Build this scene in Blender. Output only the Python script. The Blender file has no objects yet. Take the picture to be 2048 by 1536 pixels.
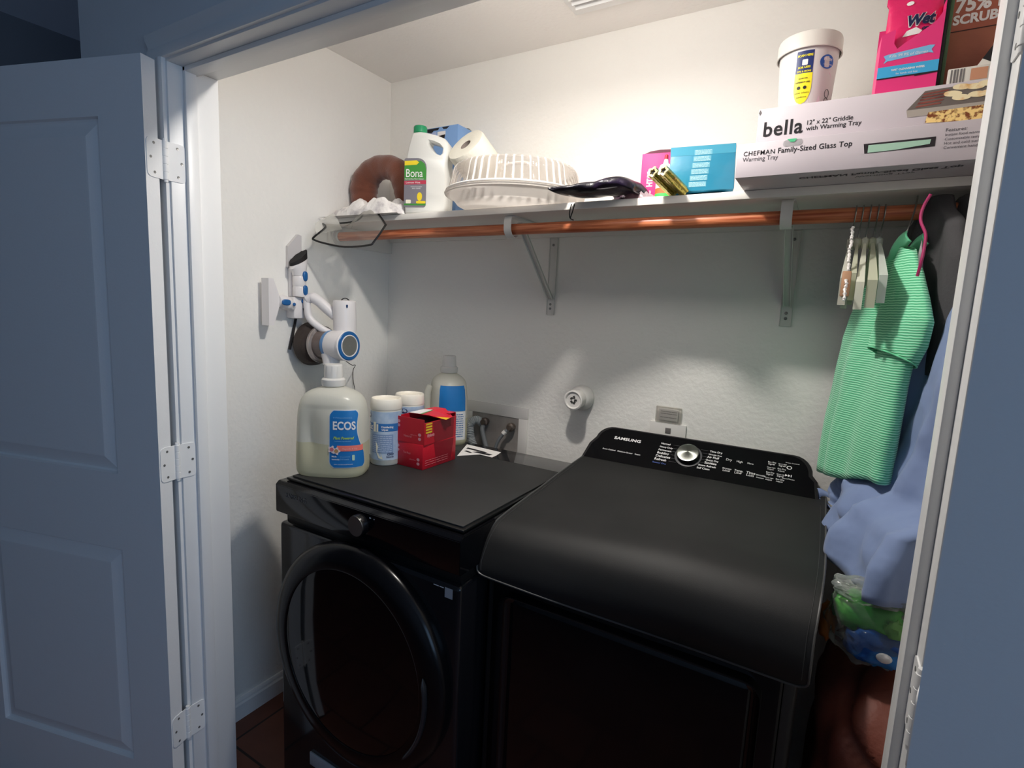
import bpy, bmesh, math, random
from mathutils import Vector, Matrix, noise
random.seed(7)
SC = bpy.context.scene
COL = SC.collection
PI = math.pi
R = math.radians

# ------------------------------------------------------------------ camera
cam_data = bpy.data.cameras.new('camera')
cam = bpy.data.objects.new('camera', cam_data)
COL.objects.link(cam)
cam_data.sensor_width = 36.0
cam_data.lens = 18.887
cam_data.clip_start = 0.02
_r = Vector((0.85631509, 0.51446255, 0.04530728))
_u = Vector((-0.10886937, 0.09406047, 0.98959592))
_f = Vector((-0.50484842, 0.8523385, -0.13655462))
mc = Matrix.Identity(4)
for i in range(3):
    mc[i][0] = _r[i]; mc[i][1] = _u[i]; mc[i][2] = -_f[i]
mc.translation = Vector((1.657674, -1.72591, 1.4893))
cam.matrix_world = mc
SC.camera = cam

# ------------------------------------------------------------------ world, lights, exposure
SC.view_settings.view_transform = 'Standard'
SC.view_settings.look = 'None'
SC.view_settings.gamma = 1.0
SC.view_settings.use_curve_mapping = False
SC.view_settings.exposure = 0.11
SC.cycles.diffuse_bounces = 12; SC.cycles.max_bounces = 20
w = bpy.data.worlds.new('world'); SC.world = w; w.use_nodes = True
bg = w.node_tree.nodes['Background']
bg.inputs[0].default_value = (0.28, 0.46, 0.85, 1); bg.inputs[1].default_value = 0.25

def lamp(name, kind, loc, energy, color, **kw):
    d = bpy.data.lights.new(name, kind); d.energy = energy; d.color = color
    for k, v in kw.items(): setattr(d, k, v)
    o = bpy.data.objects.new(name, d); COL.objects.link(o); o.location = loc
    return o
# ceiling bulb of the closet
lamp('closet_ceiling_light', 'POINT', (1.08, -0.713, 2.24), 3.9, (1.0, 0.95, 0.885), shadow_soft_size=0.035)
lamp('closet_ceiling_light_lens', 'AREA', (1.08, -0.713, 2.235), 9.1, (1.0, 0.95, 0.885), shape='DISK', size=0.08)
# daylight through the bedroom window in the right-hand wall
wl = lamp('bedroom_window_light', 'AREA', (3.52, -2.35, 1.55), 15.5, (0.42, 0.66, 1.0), shape='RECTANGLE', size=1.25, size_y=1.2)
wl.rotation_euler = (R(90), 0, R(90))

# ------------------------------------------------------------------ materials
def lin(h):
    if isinstance(h, tuple): return h
    h = h.lstrip('#'); o = []
    for i in (0, 2, 4):
        c = int(h[i:i+2], 16)/255
        o.append(c/12.92 if c <= .04045 else ((c+.055)/1.055)**2.4)
    return tuple(o)
MC = {}
def mat(key, color=None, rough=.6, metal=0, spec=.5, bump=None, coat=0, trans=0, alpha=None, var=None, ior=1.45, sheen=0, sss=0):
    if key in MC: return MC[key]
    if color is None: raise ValueError('undefined material '+key)
    m = bpy.data.materials.new(key); m.use_nodes = True
    nt = m.node_tree; b = nt.nodes['Principled BSDF']
    c = lin(color)
    b.inputs['Base Color'].default_value = (*c, 1)
    b.inputs['Roughness'].default_value = rough
    b.inputs['Metallic'].default_value = metal
    b.inputs['Specular IOR Level'].default_value = spec
    b.inputs['Coat Weight'].default_value = coat
    b.inputs['Transmission Weight'].default_value = trans
    b.inputs['IOR'].default_value = ior
    b.inputs['Sheen Weight'].default_value = sheen
    if sss:
        b.inputs['Subsurface Weight'].default_value = sss
        b.inputs['Subsurface Radius'].default_value = (.02, .02, .02)
    tc = nt.nodes.new('ShaderNodeTexCoord')
    if bump:
        sc, dist, det = bump
        n = nt.nodes.new('ShaderNodeTexNoise'); n.inputs['Scale'].default_value = sc; n.inputs['Detail'].default_value = det
        bp = nt.nodes.new('ShaderNodeBump'); bp.inputs['Distance'].default_value = dist; bp.inputs['Strength'].default_value = 1
        nt.links.new(tc.outputs['Object'], n.inputs['Vector'])
        nt.links.new(n.outputs['Fac'], bp.inputs['Height']); nt.links.new(bp.outputs['Normal'], b.inputs['Normal'])
    if var:
        c2, sc, lo, hi = var
        n = nt.nodes.new('ShaderNodeTexNoise'); n.inputs['Scale'].default_value = sc; n.inputs['Detail'].default_value = 4
        r = nt.nodes.new('ShaderNodeValToRGB'); r.color_ramp.elements[0].position = lo; r.color_ramp.elements[1].position = hi
        r.color_ramp.elements[0].color = (*c, 1); r.color_ramp.elements[1].color = (*lin(c2), 1)
        nt.links.new(tc.outputs['Object'], n.inputs['Vector']); nt.links.new(n.outputs['Fac'], r.inputs['Fac'])
        nt.links.new(r.outputs['Color'], b.inputs['Base Color'])
    MC[key] = m
    return m
def clear(key, tint='#ffffff', amount=.15, rough=.08, body='#ffffff', bump=None):
    """thin clear film: mostly transparent, a little glossy and milky"""
    if key in MC: return MC[key]
    m = bpy.data.materials.new(key); m.use_nodes = True; nt = m.node_tree
    out = nt.nodes['Material Output']; b = nt.nodes['Principled BSDF']
    b.inputs['Base Color'].default_value = (*lin(body), 1); b.inputs['Roughness'].default_value = rough
    t = nt.nodes.new('ShaderNodeBsdfTransparent'); t.inputs['Color'].default_value = (*lin(tint), 1)
    lw = nt.nodes.new('ShaderNodeLayerWeight'); lw.inputs['Blend'].default_value = .35
    mr = nt.nodes.new('ShaderNodeMapRange'); mr.inputs['To Min'].default_value = amount; mr.inputs['To Max'].default_value = min(1, amount+.5)
    mx = nt.nodes.new('ShaderNodeMixShader')
    nt.links.new(lw.outputs['Fresnel'], mr.inputs['Value']); nt.links.new(mr.outputs['Result'], mx.inputs['Fac'])
    nt.links.new(t.outputs[0], mx.inputs[1]); nt.links.new(b.outputs[0], mx.inputs[2]); nt.links.new(mx.outputs[0], out.inputs['Surface'])
    if bump:
        tc = nt.nodes.new('ShaderNodeTexCoord')
        n = nt.nodes.new('ShaderNodeTexNoise'); n.inputs['Scale'].default_value = bump[0]
        bp = nt.nodes.new('ShaderNodeBump'); bp.inputs['Distance'].default_value = bump[1]
        nt.links.new(tc.outputs['Object'], n.inputs['Vector']); nt.links.new(n.outputs['Fac'], bp.inputs['Height'])
        nt.links.new(bp.outputs['Normal'], b.inputs['Normal']); nt.links.new(bp.outputs['Normal'], lw.inputs['Normal'])
    MC[key] = m
    return m

# ------------------------------------------------------------------ mesh helpers
def newbm(): return bmesh.new()
def v3(p): return Vector(p)
def box(bm, lo, hi, bev=0, seg=2, M=None):
    cs = [Vector((x, y, z)) for x in (lo[0], hi[0]) for y in (lo[1], hi[1]) for z in (lo[2], hi[2])]
    if M is not None: cs = [M @ c for c in cs]
    vs = [bm.verts.new(c) for c in cs]
    fs = []
    for a in ((0,1,3,2),(4,6,7,5),(0,4,5,1),(2,3,7,6),(0,2,6,4),(1,5,7,3)):
        fs.append(bm.faces.new([vs[i] for i in a]))
    if bev:
        es = list({e for f in fs for e in f.edges})
        bmesh.ops.bevel(bm, geom=es, offset=bev, segments=seg, affect='EDGES', profile=.5)
def frame_of(d):
    d = d.normalized(); a = Vector((0,0,1)) if abs(d.z) < .9 else Vector((1,0,0))
    x = d.cross(a).normalized(); return x, d.cross(x).normalized()
def tube(bm, pts, r, n=10, closed=False, cap=True, flat=1.0):
    pts = [v3(p) for p in pts]; N = len(pts); rings = []
    px = None
    for i, p in enumerate(pts):
        if closed: d = pts[(i+1) % N]-pts[i-1]
        else: d = pts[min(i+1, N-1)]-pts[max(i-1, 0)]
        if d.length < 1e-9: d = Vector((0,0,1))
        d.normalize()
        if px is None: px, py = frame_of(d)
        else:
            px = (px-d*px.dot(d)).normalized(); py = d.cross(px)
        rr = r[i] if isinstance(r, (list, tuple)) else r
        rings.append([bm.verts.new(p+px*math.cos(2*PI*k/n)*rr+py*math.sin(2*PI*k/n)*rr*flat) for k in range(n)])
    for i in range(N if closed else N-1):
        a, b = rings[i], rings[(i+1) % N]
        for k in range(n):
            try: bm.faces.new((a[k], a[(k+1)%n], b[(k+1)%n], b[k]))
            except ValueError: pass
    if cap and not closed:
        bm.faces.new(rings[0][::-1]); bm.faces.new(rings[-1])
def smooth_pts(pts, k=6, closed=False):
    pts = [v3(p) for p in pts]; n = len(pts); out = []
    rng = range(n if closed else n-1)
    for i in rng:
        if closed: a, b, c, d = pts[i-1], pts[i], pts[(i+1)%n], pts[(i+2)%n]
        else: a, b, c, d = pts[max(i-1,0)], pts[i], pts[i+1], pts[min(i+2,n-1)]
        for j in range(k):
            t = j/k
            out.append(.5*((2*b)+(c-a)*t+(2*a-5*b+4*c-d)*t*t+(3*b-3*c+d-a)*t**3))
    if not closed: out.append(pts[-1])
    return out
def lathe(bm, prof, n=48, M=None, cap=True, f=None, a0=0, a1=2*PI):
    """prof: (r,z) list about local z; f(theta,r,z)->r"""
    full = abs(a1-a0-2*PI) < 1e-6; rings = []
    cnt = n if full else n+1
    for r, z in prof:
        ring = []
        for k in range(cnt):
            t = a0+(a1-a0)*k/n
            rr = f(t, r, z) if f else r
            p = Vector((math.cos(t)*rr, math.sin(t)*rr, z))
            if M is not None: p = M @ p
            ring.append(bm.verts.new(p))
        rings.append(ring)
    for a, b in zip(rings, rings[1:]):
        for k in range(n):
            bm.faces.new((a[k], a[(k+1)%cnt], b[(k+1)%cnt], b[k]))
    if cap and full:
        bm.faces.new(rings[0][::-1]); bm.faces.new(rings[-1])
def grid(bm, fn, nu, nv, closeu=False):
    g = [[bm.verts.new(fn(i/nu, j/nv)) for j in range(nv+1)] for i in range(nu if closeu else nu+1)]
    m = len(g)
    for i in range(nu):
        for j in range(nv):
            bm.faces.new((g[i][j], g[(i+1)%m][j], g[(i+1)%m][j+1], g[i][j+1]))
    return g
def prism(bm, poly, depth, M=None, bev=0):
    """poly in local xz, extruded +y by depth"""
    a = [Vector((x, 0, z)) for x, z in poly]; b = [Vector((x, depth, z)) for x, z in poly]
    if M is not None: a = [M @ p for p in a]; b = [M @ p for p in b]
    va = [bm.verts.new(p) for p in a]; vb = [bm.verts.new(p) for p in b]
    fs = [bm.faces.new(va), bm.faces.new(vb[::-1])]
    n = len(va)
    for i in range(n): fs.append(bm.faces.new((va[i], vb[i], vb[(i+1)%n], va[(i+1)%n])))
    if bev:
        bmesh.ops.bevel(bm, geom=list({e for f in fs for e in f.edges}), offset=bev, segments=2, affect='EDGES')
    return fs
def ellipsoid(bm, c, r, nu=24, nv=14, wob=0, seed=0, M=None, sc=6, p=1.0):
    c = v3(c)
    def fn(u, v):
        th = 2*PI*u; ph = PI*(v*.996+.002)
        sg = lambda x: math.copysign(abs(x)**p, x)
        d = Vector((sg(math.sin(ph)*math.cos(th)), sg(math.sin(ph)*math.sin(th)), sg(math.cos(ph))))
        k = 1+wob*noise.noise(d*sc*.5+Vector((seed*3.1, seed, 0)))+wob*.5*noise.noise(d*sc+Vector((seed, 0, seed)))
        q = c+Vector((d.x*r[0]*k, d.y*r[1]*k, d.z*r[2]*k))
        return M @ q if M is not None else q
    grid(bm, fn, nu, nv, closeu=True)

MW = {}
def finish(bm, name, m, smooth=True, ang=.7):
    bmesh.ops.remove_doubles(bm, verts=bm.verts, dist=1e-6)
    bmesh.ops.recalc_face_normals(bm, faces=bm.faces)
    me = bpy.data.meshes.new(name); bm.to_mesh(me); bm.free()
    if m: me.materials.append(m)
    if smooth:
        me.polygons.foreach_set('use_smooth', [True]*len(me.polygons))
        try: me.set_sharp_from_angle(angle=ang)
        except Exception: pass
    return me
def obj(name, bm, m, parent=None, world=False, smooth=True, ang=.7, recalc=True):
    """one mesh object; geometry local to parent, or given in world coordinates (world=True)"""
    if world and parent is not None:
        bmesh.ops.transform(bm, matrix=MW[parent].inverted(), verts=bm.verts)
    me = finish(bm, name, m, smooth, ang)
    o = bpy.data.objects.new(name, me); COL.objects.link(o)
    if parent is not None:
        o.parent = parent; MW[o] = MW[parent]
    else: MW[o] = Matrix.Identity(4)
    return o
def tag(o, label, cat, group=None):
    o['label'] = label; o['category'] = cat
    if group: o['group'] = group
    return o
def thing(name, label, cat, loc=(0,0,0), rz=0, group=None, M=None):
    o = bpy.data.objects.new(name, None); COL.objects.link(o); o.empty_display_size = .05
    if M is None: M = Matrix.Translation(loc) @ Matrix.Rotation(rz, 4, 'Z')
    o.matrix_world = M
    MW[o] = M.copy(); tag(o, label, cat, group); return o
def struct(name, bm, m, parent=None, **k):
    o = obj(name, bm, m, parent, **k)
    if parent is None: o['kind'] = 'structure'
    return o
def boxobj(name, lo, hi, m, parent=None, bev=0, **k):
    bm = newbm(); box(bm, lo, hi, bev); return obj(name, bm, m, parent, **k)

TC = {}
def text_geo(s, bold=0.0, shear=0.0, sp=1.0):
    key = (s, bold, shear, sp)
    if key in TC: return TC[key]
    c = bpy.data.curves.new('t', 'FONT'); c.body = s; c.size = 1; c.offset = bold; c.shear = shear; c.space_character = sp
    c.resolution_u = 3
    o = bpy.data.objects.new('t', c); COL.objects.link(o)
    dg = bpy.context.evaluated_depsgraph_get(); dg.update()
    me = bpy.data.meshes.new_from_object(o.evaluated_get(dg))
    vs = [(v.co.x, v.co.y) for v in me.vertices]; fs = [tuple(p.vertices) for p in me.polygons]
    bpy.data.objects.remove(o); bpy.data.curves.remove(c); bpy.data.meshes.remove(me)
    x0 = min(v[0] for v in vs); x1 = max(v[0] for v in vs)
    TC[key] = ([(a-x0, b) for a, b in vs], fs, x1-x0)
    return TC[key]
def put_text(bm, s, width, fn, x0=0, y0=0, hs=1.0, **k):
    """string scaled to width; fn(x,y)->3D"""
    vs, fs, w0 = text_geo(s, **k); q = width/w0
    nv = [bm.verts.new(fn(x0+a*q, y0+b*q*hs)) for a, b in vs]
    for f in fs:
        try: bm.faces.new([nv[i] for i in f])
        except ValueError: pass
def plane_fn(o, r, u, off=.0006):
    o, r, u = v3(o), v3(r).normalized(), v3(u).normalized(); n = r.cross(u)
    return lambda x, y: o+r*x+u*y+n*off
def patch(bm, poly, fn, sub=0):
    vs = [bm.verts.new(fn(*p)) for p in poly]; bm.faces.new(vs)
def rpatch(bm, x0, y0, x1, y1, fn, nx=1, ny=1):
    grid(bm, lambda u, v: fn(x0+(x1-x0)*u, y0+(y1-y0)*v), nx, ny)
def dashes(bm, fn, x0, x1, y, h, rnd, gap=.004, wmin=.006, wmax=.016):
    x = x0
    while x < x1-.003:
        wd = min(rnd.uniform(wmin, wmax), x1-x); rpatch(bm, x, y, x+wd, y+h, fn); x += wd+gap
# ------------------------------------------------------------------ the setting
def wall_mat(key, c, dist=.0016, sc=95):
    m = mat(key, c, .75, bump=(sc, dist, 3)); return m
WALL = wall_mat('painted_wall', '#f0eee9', .0019, 60)
CEIL = wall_mat('painted_ceiling', '#eeebe7', .0010, 90)
mat('white_print', '#e8e6e6', .5); mat('black_print', '#17141a', .5); mat('dim_lettering', '#4c4c50', .4); mat('label_white', '#d9dbdc', .4); mat('eco_label_blue', '#1f73b8', .4)
OUTW = wall_mat('bedroom_paint', '#e2e4e6', .0008, 120)
HALLW = wall_mat('hallway_shade_paint', '#77787c', .0008, 120)  # dimness of the hallway put into the colour: darker than the bedroom paint
TRIM = mat('white_trim_paint', '#efefee', .35, bump=(30, .0003, 2))
DOORM = mat('white_door_paint', '#ececec', .45, bump=(160, .0002, 2))

def floor_mat():
    m = mat('red_brown_floor_tile', '#7a4d3e', .5)
    nt = m.node_tree; b = nt.nodes['Principled BSDF']
    tc = nt.nodes.new('ShaderNodeTexCoord'); mp = nt.nodes.new('ShaderNodeMapping')
    mp.inputs['Location'].default_value = (.08, .135, 0)
    br = nt.nodes.new('ShaderNodeTexBrick'); br.offset = 0.5
    br.inputs['Color1'].default_value = (*lin('#84513f'), 1); br.inputs['Color2'].default_value = (*lin('#764636'), 1)
    br.inputs['Mortar'].default_value = (*lin('#2c1c17'), 1); br.inputs['Scale'].default_value = 1
    br.inputs['Mortar Size'].default_value = .004; br.inputs['Brick Width'].default_value = .33; br.inputs['Row Height'].default_value = .33
    nt.links.new(tc.outputs['Object'], mp.inputs['Vector']); nt.links.new(mp.outputs['Vector'], br.inputs['Vector'])
    n = nt.nodes.new('ShaderNodeTexNoise'); n.inputs['Scale'].default_value = 9; n.inputs['Detail'].default_value = 6
    mx = nt.nodes.new('ShaderNodeMix'); mx.data_type = 'RGBA'; mx.blend_type = 'MULTIPLY'; mx.inputs['Factor'].default_value = .5
    nt.links.new(tc.outputs['Object'], n.inputs['Vector'])
    nt.links.new(br.outputs['Color'], mx.inputs['A']); nt.links.new(n.outputs['Fac'], mx.inputs['B'])
    nt.links.new(mx.outputs['Result'], b.inputs['Base Color'])
    return m
FLOOR = floor_mat()
FZ = .02
bm = newbm(); box(bm, (-1.5, -4.2, -.05), (3.6, .1, FZ)); struct('floor', bm, FLOOR)
bm = newbm(); box(bm, (-.18, -.0, 0), (2.15, .12, 2.6)); struct('wall_back', bm, WALL)
bm = newbm(); box(bm, (-.18, -.877, 0), (0, -.0005, 2.6)); struct('wall_left', bm, WALL)
bm = newbm(); box(bm, (2.03, -.877, 0), (2.15, -.0005, 2.6)); struct('wall_right', bm, WALL)
bm = newbm(); box(bm, (0.0005, -.8765, 2.38), (2.0295, -.0005, 2.5)); struct('ceiling', bm, CEIL)
# front wall with the closet opening
bm = newbm()
box(bm, (-.18, -1.0, 0), (.232, -.877, 2.6)); box(bm, (1.80, -1.0, 0), (3.5, -.877, 2.6)); box(bm, (.232, -1.0, 2.048), (1.80, -.877, 2.6))
struct('wall_front', bm, OUTW)
bm = newbm()
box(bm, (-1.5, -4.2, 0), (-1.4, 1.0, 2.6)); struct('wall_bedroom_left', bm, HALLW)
bm = newbm()
box(bm, (3.5, -4.2, 0), (3.6, -3.0, 2.6)); box(bm, (3.5, -1.7, 0), (3.6, -1.0, 2.6)); box(bm, (3.5, -3.0, 0), (3.6, -1.7, .9)); box(bm, (3.5, -3.0, 2.2), (3.6, -1.7, 2.6))
struct('wall_bedroom_right', bm, OUTW)
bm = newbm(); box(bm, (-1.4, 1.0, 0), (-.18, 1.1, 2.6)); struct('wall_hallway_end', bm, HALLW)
bm = newbm(); box(bm, (-1.5, -4.2, 2.6), (3.6, 1.1, 2.7)); struct('ceiling_bedroom', bm, OUTW)
bm = newbm(); box(bm, (-1.5, -4.3, 0), (3.6, -4.2, 2.6)); struct('wall_bedroom_rear', bm, OUTW)
bm = newbm()
for a, b_ in (((3.54, -3.0, .9), (3.58, -2.95, 2.2)), ((3.54, -1.75, .9), (3.58, -1.7, 2.2)), ((3.54, -3.0, .9), (3.58, -1.7, .95)), ((3.54, -3.0, 2.15), (3.58, -1.7, 2.2)), ((3.54, -3.0, 1.53), (3.58, -1.7, 1.57))): box(bm, a, b_)
struct('window_1', bm, TRIM)

# jambs with stops
bm = newbm()
box(bm, (.232, -1.0, FZ), (.25, -.877, 2.03), .0015); box(bm, (.25, -.965, FZ), (.2615, -.937, 2.03), .002)
struct('trim_1', bm, TRIM)
bm = newbm()
box(bm, (1.782, -1.0, FZ), (1.80, -.877, 2.03), .0015); box(bm, (1.7705, -.965, FZ), (1.782, -.925, 2.03), .002)
struct('trim_2', bm, TRIM)
bm = newbm()
box(bm, (.232, -1.0, 2.03), (1.80, -.877, 2.048), .0015); box(bm, (.25, -.965, 2.0185), (1.782, -.93, 2.03), .002)
struct('trim_3', bm, TRIM)
# casing on the bedroom side, stepped profile
def casing(bm, a, b, out):
    """a,b ends of inner edge line, out = outward direction, front at y=-1.0"""
    a, b, out = v3(a), v3(b), v3(out)
    prof = [(0,0),(0,.009),(.006,.012),(.018,.012),(.024,.009),(.03,.010),(.042,.016),(.052,.017),(.057,.012),(.057,0)]
    d = (b-a).normalized()
    ra = [bm.verts.new(a+out*p+Vector((0,-q,0))-d*(p if True else 0)*0) for p, q in prof]
    rb = [bm.verts.new(b+out*p+Vector((0,-q,0))) for p, q in prof]
    n = len(prof)
    for i in range(n): bm.faces.new((ra[i], ra[(i+1)%n], rb[(i+1)%n], rb[i]))
    bm.faces.new(ra[::-1]); bm.faces.new(rb)
bm = newbm(); casing(bm, (.244, -1.0, FZ), (.244, -1.0, 2.036), (-1,0,0)); struct('trim_4', bm, TRIM, ang=.5)
bm = newbm(); casing(bm, (1.788, -1.0, FZ), (1.788, -1.0, 2.036), (1,0,0)); struct('trim_5', bm, TRIM, ang=.5)
bm = newbm(); casing(bm, (.187, -1.0, 2.036), (1.845, -1.0, 2.036), (0,0,1)); struct('trim_6', bm, TRIM, ang=.5)
# baseboard
def baseboard(name, p0, p1, nrm):
    bm = newbm(); p0, p1, nrm = v3(p0), v3(p1), v3(nrm)
    prof = [(0,0),(.014,0),(.014,.055),(.010,.062),(.010,.068),(.005,.078),(0,.078)]
    a = [bm.verts.new(p0+nrm*x+Vector((0,0,z))) for x, z in prof]; b = [bm.verts.new(p1+nrm*x+Vector((0,0,z))) for x, z in prof]
    for i in range(len(prof)): bm.faces.new((a[i], a[(i+1)%len(prof)], b[(i+1)%len(prof)], b[i]))
    bm.faces.new(a[::-1]); bm.faces.new(b)
    struct(name, bm, TRIM, ang=.5)
baseboard('baseboard_left', (0.0005, -.877, FZ), (0.0005, -.014, FZ), (1,0,0))
baseboard('baseboard_back', (0.0145, -.0005, FZ), (2.015, -.0005, FZ), (0,-1,0))
baseboard('baseboard_right', (2.0295, -.877, FZ), (2.0295, -.014, FZ), (-1,0,0))

# ------------------------------------------------------------------ doors
SCREW = mat('screw_metal', '#8a8a88', .4, .6)
def hinge(parent, Mj, Md, Mp, z):
    """Mj frame on the jamb, Md frame on the door edge (x along leaf away from pin, z up, y = outward normal)"""
    def leaf(M, sgn):
        bm = newbm(); w, h, r = .045, .0445, .012
        poly = [(0,-h),(w-r,-h)]+[(w-r+r*math.sin(t), -h+r-r*math.cos(t)) for t in [PI/8*i for i in range(1,5)]]
        poly += [(w-r+r*math.cos(t), h-r+r*math.sin(t)) for t in [PI/8*i for i in range(0,5)]]+[(0,h)]
        prism(bm, poly, .0018, M=M)
        return obj('hinge_leaf', bm, TRIM, parent, ang=.5)
    for M in (Mj, Md):
        lf = leaf(M, 1)
        for q in ((.026,-.033),(.035,0),(.026,.033)):
            bm = newbm(); lathe(bm, [(.0032,0),(.0032,.0006),(.0008,.0002)], 12, M=M @ Matrix.Translation((q[0], 0.0018, q[1])) @ Matrix.Rotation(R(-90), 4, 'X'))
            obj('screw', bm, SCREW, lf)
    bm = newbm()
    for k in range(5):
        z0 = -.0445+k*.0178; lathe(bm, [(.0055,z0+.0004),(.0062,z0+.001),(.0062,z0+.0168),(.0055,z0+.0174)], 16, M=Mp)
    lathe(bm, [(.0045,-.050),(.0052,-.047),(.0052,.047),(.0045,.050)], 16, M=Mp)
    obj('hinge_barrel', bm, TRIM, parent, ang=.6)
def door(name, pin, th, side):
    """side=+1: closed door extends +x from the pin (left door); th = opening angle"""
    W, T0, T1, Z0, Z1 = .757, .015, .050, FZ+.012, 2.02
    root = bpy.data.objects.new(name, None); COL.objects.link(root); root['kind'] = 'structure'
    M = Matrix.Translation(pin) @ Matrix.Rotation(-th*side, 4, 'Z')
    root.matrix_world = M; MW[root] = M.copy()
    S = Matrix.Scale(side, 4, (1,0,0)) if side < 0 else Matrix.Identity(4)
    bm = newbm()
    xs = (.003, .136, .622, W); zs = (Z0, .218, .826, 1.03, 1.892, Z1)
    # stiles and rails
    for a, b in (((xs[0], T0, Z0), (xs[1], T1, Z1)), ((xs[2], T0, Z0), (xs[3], T1, Z1))): box(bm, a, b, M=S)
    for za, zb in ((zs[0], zs[1]), (zs[2], zs[3]), (zs[4], zs[5])): box(bm, (xs[1], T0, za), (xs[2], T1, zb), M=S)
    for za, zb in ((zs[1], zs[2]), (zs[3], zs[4])):
        for yf, dr in ((T1, -1), (T0, 1)):
            def ring(ins, dep): return [S @ Vector((x, yf+dr*dep, z)) for x, z in ((xs[1]+ins, za+ins), (xs[2]-ins, za+ins), (xs[2]-ins, zb-ins), (xs[1]+ins, zb-ins))]
            rs = [ring(0,0), ring(.003,.009), ring(.008,.0105), ring(.042,.001), ring(.046,.0008)]
            vr = [[bm.verts.new(p) for p in r] for r in rs]
            for a, b in zip(vr, vr[1:]):
                for k in range(4): bm.faces.new((a[k], a[(k+1)%4], b[(k+1)%4], b[k]))
            bm.faces.new(vr[-1])
    slab = obj('door_slab', bm, DOORM, root, smooth=False)
    inv = M.inverted()
    for z in (1.803, 1.065, .326):
        z -= 0
        # jamb leaf frame (world): starts by the pin, runs +y along jamb face
        jx = pin[0]; n = 1 if side > 0 else -1
        Mj = Matrix(((0, n, 0, jx), (1, 0, 0, pin[1]+.002), (0, 0, 1, z), (0,0,0,1)))
        # door edge frame (local): x_local=.003 facing -x, leaf runs along +y
        Md = S @ Matrix(((0, -1, 0, .003), (1, 0, 0, .002), (0, 0, 1, z), (0,0,0,1)))
        hinge(root, inv @ Mj, Md, Matrix.Translation((0, 0, z)), z)
    return root
door('door_1', (.25, -1.012, 0), R(164), 1)
door('door_2', (1.782, -1.012, 0), R(166), -1)
# ------------------------------------------------------------------ shelf, rod, brackets
SHELFM = mat('white_shelf_paint', '#e6e2dc', .45, bump=(40, .0003, 2))
BRK = mat('white_bracket_metal', '#d9d8d3', .4)
SZ = 1.79
bm = newbm(); box(bm, (.001, -.331, 1.771), (2.029, -.001, SZ), .0015)
tag(obj('wall_shelf', bm, SHELFM), 'long white painted shelf board running across the closet, loaded with boxes', 'shelf')
bm = newbm(); box(bm, (.019, -.019, 1.745), (2.011, -.0005, 1.7705), .001)
tag(obj('shelf_cleat', bm, SHELFM), 'white wooden cleat strip under the shelf along the back wall', 'cleat')
bm = newbm(); box(bm, (.0005, -.325, 1.70), (.0185, -.0005, 1.7705), .001)
tag(obj('shelf_cleat', bm, SHELFM), 'white wooden cleat block under the left end of the shelf, holding the rod', 'cleat')
bm = newbm(); box(bm, (2.0115, -.325, 1.70), (2.0295, -.0005, 1.7705), .001)
tag(obj('shelf_cleat', bm, SHELFM), 'white wooden cleat block under the right end of the shelf behind the clothes', 'cleat')
def wood():
    m = mat('red_stained_wood', '#9a5238', .33)
    nt = m.node_tree; b = nt.nodes['Principled BSDF']
    tc = nt.nodes.new('ShaderNodeTexCoord'); mp = nt.nodes.new('ShaderNodeMapping'); mp.inputs['Scale'].default_value = (2.5, 60, 60)
    n = nt.nodes.new('ShaderNodeTexNoise'); n.inputs['Scale'].default_value = 3; n.inputs['Detail'].default_value = 6
    r = nt.nodes.new('ShaderNodeValToRGB'); r.color_ramp.elements[0].color = (*lin('#a5502f'), 1); r.color_ramp.elements[1].color = (*lin('#dc8c62'), 1)
    r.color_ramp.elements[0].position = .35; r.color_ramp.elements[1].position = .7
    nt.links.new(tc.outputs['Object'], mp.inputs['Vector']); nt.links.new(mp.outputs['Vector'], n.inputs['Vector']); nt.links.new(n.outputs['Fac'], r.inputs['Fac']); nt.links.new(r.outputs['Color'], b.inputs['Base Color'])
    return m
YR, ZR = -.288, 1.7315
bm = newbm(); tube(bm, [(.0195, YR, ZR), (.7, YR, ZR), (1.4, YR, ZR), (2.0105, YR, ZR)], .0162, 24)
tag(obj('closet_rod', bm, wood()), 'round reddish-brown wooden clothes rod under the shelf', 'clothes rod')
bm = newbm(); M_ = Matrix.Translation((.019, YR, ZR)) @ Matrix.Rotation(R(90), 4, 'Y')
lathe(bm, [(.030, 0), (.030, .004), (.026, .005), (.0185, .005), (.0185, .014), (.0172, .014), (.0172, .001)], 28, M=M_, cap=False)
tag(obj('rod_socket', bm, BRK), 'round white socket cup on the left wall holding the end of the rod', 'rod socket')
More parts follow.
